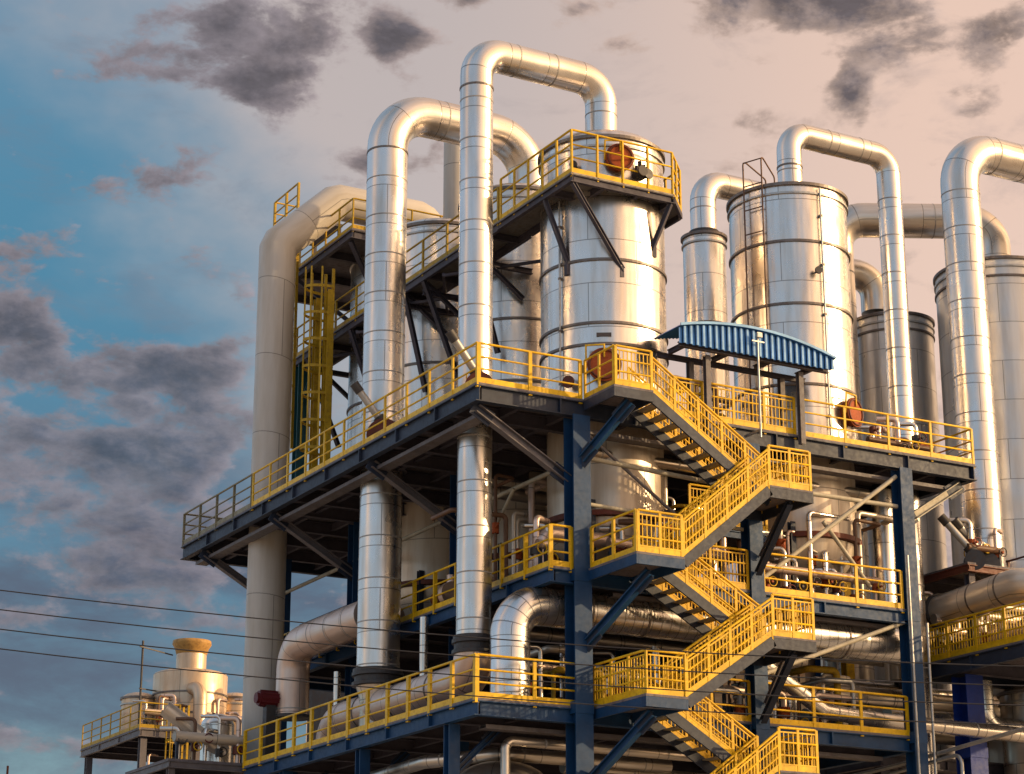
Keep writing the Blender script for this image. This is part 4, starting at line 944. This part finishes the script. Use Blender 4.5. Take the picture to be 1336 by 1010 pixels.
# clear air: blue on the left, a thin sunset veil growing to the right and upwards
lo = nz(9, (1, 1, 1.6), 5, .55)
veil = mth('ADD', mth('ADD', mth('MULTIPLY', AZ, .105), mth('MULTIPLY', EL, .073)), mth('MULTIPLY', mth('SUBTRACT', lo, .5), 1.3))
vf = sstep(veil, .15, 1.30)
bl = mixc(sstep(EL, 6, 24), (.045, .115, .175), (.032, .195, .305))
bl = mixc(sstep(EL, 20, 29), bl, (.12, .24, .34))
pk = mixc(sstep(AZ, -4, 13), (.56, .455, .40), (.90, .60, .43))
clear = mixc(vf, bl, pk)
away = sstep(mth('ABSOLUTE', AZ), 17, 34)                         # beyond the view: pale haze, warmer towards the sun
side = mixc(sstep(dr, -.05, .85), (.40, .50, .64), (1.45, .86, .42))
warm_patch = mth('EXPONENT', mth('MULTIPLY', mth('POWER', mth('DIVIDE', mth('ADD', AZ, 108.), 9.), 2.), -1.))      # warm patch added out of view on the left, to streak the metal
side = mixc(mth('MULTIPLY', warm_patch, .85), side, (1.35, .85, .48))
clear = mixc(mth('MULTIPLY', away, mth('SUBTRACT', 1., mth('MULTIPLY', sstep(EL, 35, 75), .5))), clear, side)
low = sstep(EL, 7.6, 8.6)
clear = mixc(mth('MULTIPLY', mth('SUBTRACT', 1., low), .5), clear, (.17, .30, .32))
ni = nt.nodes.new('ShaderNodeTexSky'); ni.sky_type = 'NISHITA'; ni.sun_disc = False; ni.sun_elevation = SEL; ni.sun_rotation = math.atan2(SUN.x, SUN.y)
clear = mixc(1., clear, mixc(1., ni.outputs[0], (.05, .05, .05), 'MULTIPLY'), 'ADD')
# cloud masses, each at its own bearing and height
def pa(x, y): return (math.degrees(math.atan((x-668)/2836/math.cos(th))), 17.33 - math.degrees(math.atan((y-505)/2836)))
wx = nz(11, (1, 1, 1.3), 5, .6, (7, 3, 1)); wy = nz(11, (1, 1, 1.3), 5, .6, (2, 9, 4))
AW = mth('ADD', AZ, mth('MULTIPLY', mth('SUBTRACT', wx, .5), 2.4)); EW = mth('ADD', EL, mth('MULTIPLY', mth('SUBTRACT', wy, .5), 1.7))
bl_ = None
for (x, y, rx, ry, s) in ((255, 40, 80, 52, 1.05), (350, 55, 75, 48, 1.0), (320, 108, 75, 34, 1.05), (200, 92, 70, 24, .9), (395, 40, 30, 26, .6), (500, 64, 42, 32, 1.2), (1020, 15, 70, 36, 1.1), (1110, 35, 85, 48, 1.1), (1200, 85, 70, 30, 1.0), (1138, 140, 28, 38, 1.1), (1150, 172, 18, 24, .8), (1318, 75, 42, 38, 1.1), (1305, 160, 44, 22, .75), (990, 165, 40, 16, .7), (835, 62, 36, 30, .55), (600, 8, 28, 16, .6), (790, 10, 70, 22, .6), (1210, 130, 30, 14, .55),
                          (15, 430, 60, 62, 1.1), (40, 500, 75, 42, .95), (150, 485, 50, 26, .9), (235, 500, 70, 38, 1.1), (190, 545, 60, 26, .8), (80, 590, 140, 34, 1.0), (50, 625, 130, 38, 1.05), (160, 625, 80, 40, .85), (275, 570, 70, 46, .85), (240, 610, 70, 40, .75), (120, 700, 150, 46, .7), (170, 640, 80, 36, .8), (185, 745, 120, 50, .85), (480, 215, 60, 22, .6), (440, 240, 60, 16, .6), (260, 700, 90, 40, .7), (30, 985, 120, 14, .5)):
    a0, e0 = pa(x, y); sa = math.degrees(rx/2836)*1.08; se = math.degrees(ry/2836)*1.08
    q = mth('ADD', mth('POWER', mth('DIVIDE', mth('SUBTRACT', AW, a0), sa), 2.), mth('POWER', mth('DIVIDE', mth('SUBTRACT', EW, e0), se), 2.))
    e = mth('MULTIPLY', mth('EXPONENT', mth('MULTIPLY', q, -.7)), s)
    bl_ = e if bl_ is None else mth('MAXIMUM', bl_, e)
c1 = nz(27, (1, 1, 1.9), 10, .60, dist=.15); c2 = nz(7, (1, 1, 2.2), 4, .5, (3, 1, 2))
bias = mth('ADD', bl_, mth('MULTIPLY', away, mth('MULTIPLY', sstep(c2, .52, .66), .5)))
dens = mth('ADD', mth('SUBTRACT', bias, mth('MULTIPLY', away, 1.6)), mth('MULTIPLY', mth('SUBTRACT', c1, .5), 3.5))
cfr = sstep(dens, .30, .80); cfl = mth('MULTIPLY', sstep(dens, .22, .80), .86)
cf = mth('ADD', mth('MULTIPLY', cfr, sstep(EL, 15, 20)), mth('MULTIPLY', cfl, mth('SUBTRACT', 1., sstep(EL, 15, 20))))
core = mth('MULTIPLY', sstep(dens, .45, 1.3), mth('SUBTRACT', 1.05, mth('MULTIPLY', sstep(nz(38, (1, 1, 1.4), 6, .6, (4, 4, 4)), .45, .68), .5)))
edge = mixc(sstep(AZ, -9, 4), (.31, .27, .30), (.62, .46, .39))
cin = mixc(sstep(EL, 12, 22), (.105, .112, .155), (.122, .110, .128))
c1s = nz(27, (1, 1, 1.9), 10, .60, tuple(q * .006 for q in (rt.x, rt.y, .6)), dist=.15)      # the same noise a little nearer the sun
relief = mth('ADD', 1.0, mth('MULTIPLY', mth('SUBTRACT', c1, c1s), 2.6))
cc = mixc(core, edge, cin)
rl = nt.nodes.new('ShaderNodeCombineColor'); [L.new(relief, rl.inputs[i]) for i in range(3)]
cc = mixc(1., cc, rl.outputs[0], 'MULTIPLY')
wisp = mth('MULTIPLY', sstep(nz(15, (1, 1, 2.4), 8, .62, (5, 2, 7), .4), .53, .72), .38)
hz = mth('MULTIPLY', mth('MULTIPLY', sstep(nz(10, (1, 1, 2.6), 7, .6, (8, 1, 5), .2), .36, .66), mth('SUBTRACT', 1., sstep(EL, 13, 17.5))), mth('MULTIPLY', mth('SUBTRACT', 1., away), .85))
clear = mixc(hz, clear, (.125, .150, .215))
clear = mixc(wisp, clear, mixc(sstep(AZ, -8, 3), (.22, .25, .32), (.44, .37, .37)))
sky = mixc(mth('MULTIPLY', cf, .93), clear, cc)
# brightening round the low sun, out of view on the right behind the viewer
sd = mth('MAXIMUM', vdot(D, SUN), 0.)
glow = mixc(mth('POWER', sd, 5.), (0, 0, 0), (1.9, 1.15, .55))
sky = mixc(1., sky, glow, 'ADD')
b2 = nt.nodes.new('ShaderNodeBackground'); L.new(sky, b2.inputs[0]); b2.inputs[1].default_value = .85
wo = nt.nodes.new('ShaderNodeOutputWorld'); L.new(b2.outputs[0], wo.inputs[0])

sc.view_settings.view_transform = 'Standard'; sc.view_settings.look = 'None'; sc.view_settings.exposure = 0; sc.view_settings.gamma = 1
sc.cycles.use_denoising = True
sc.cycles.max_bounces = 6; sc.cycles.diffuse_bounces = 3; sc.cycles.glossy_bounces = 3; sc.cycles.caustics_reflective = False; sc.cycles.caustics_refractive = False
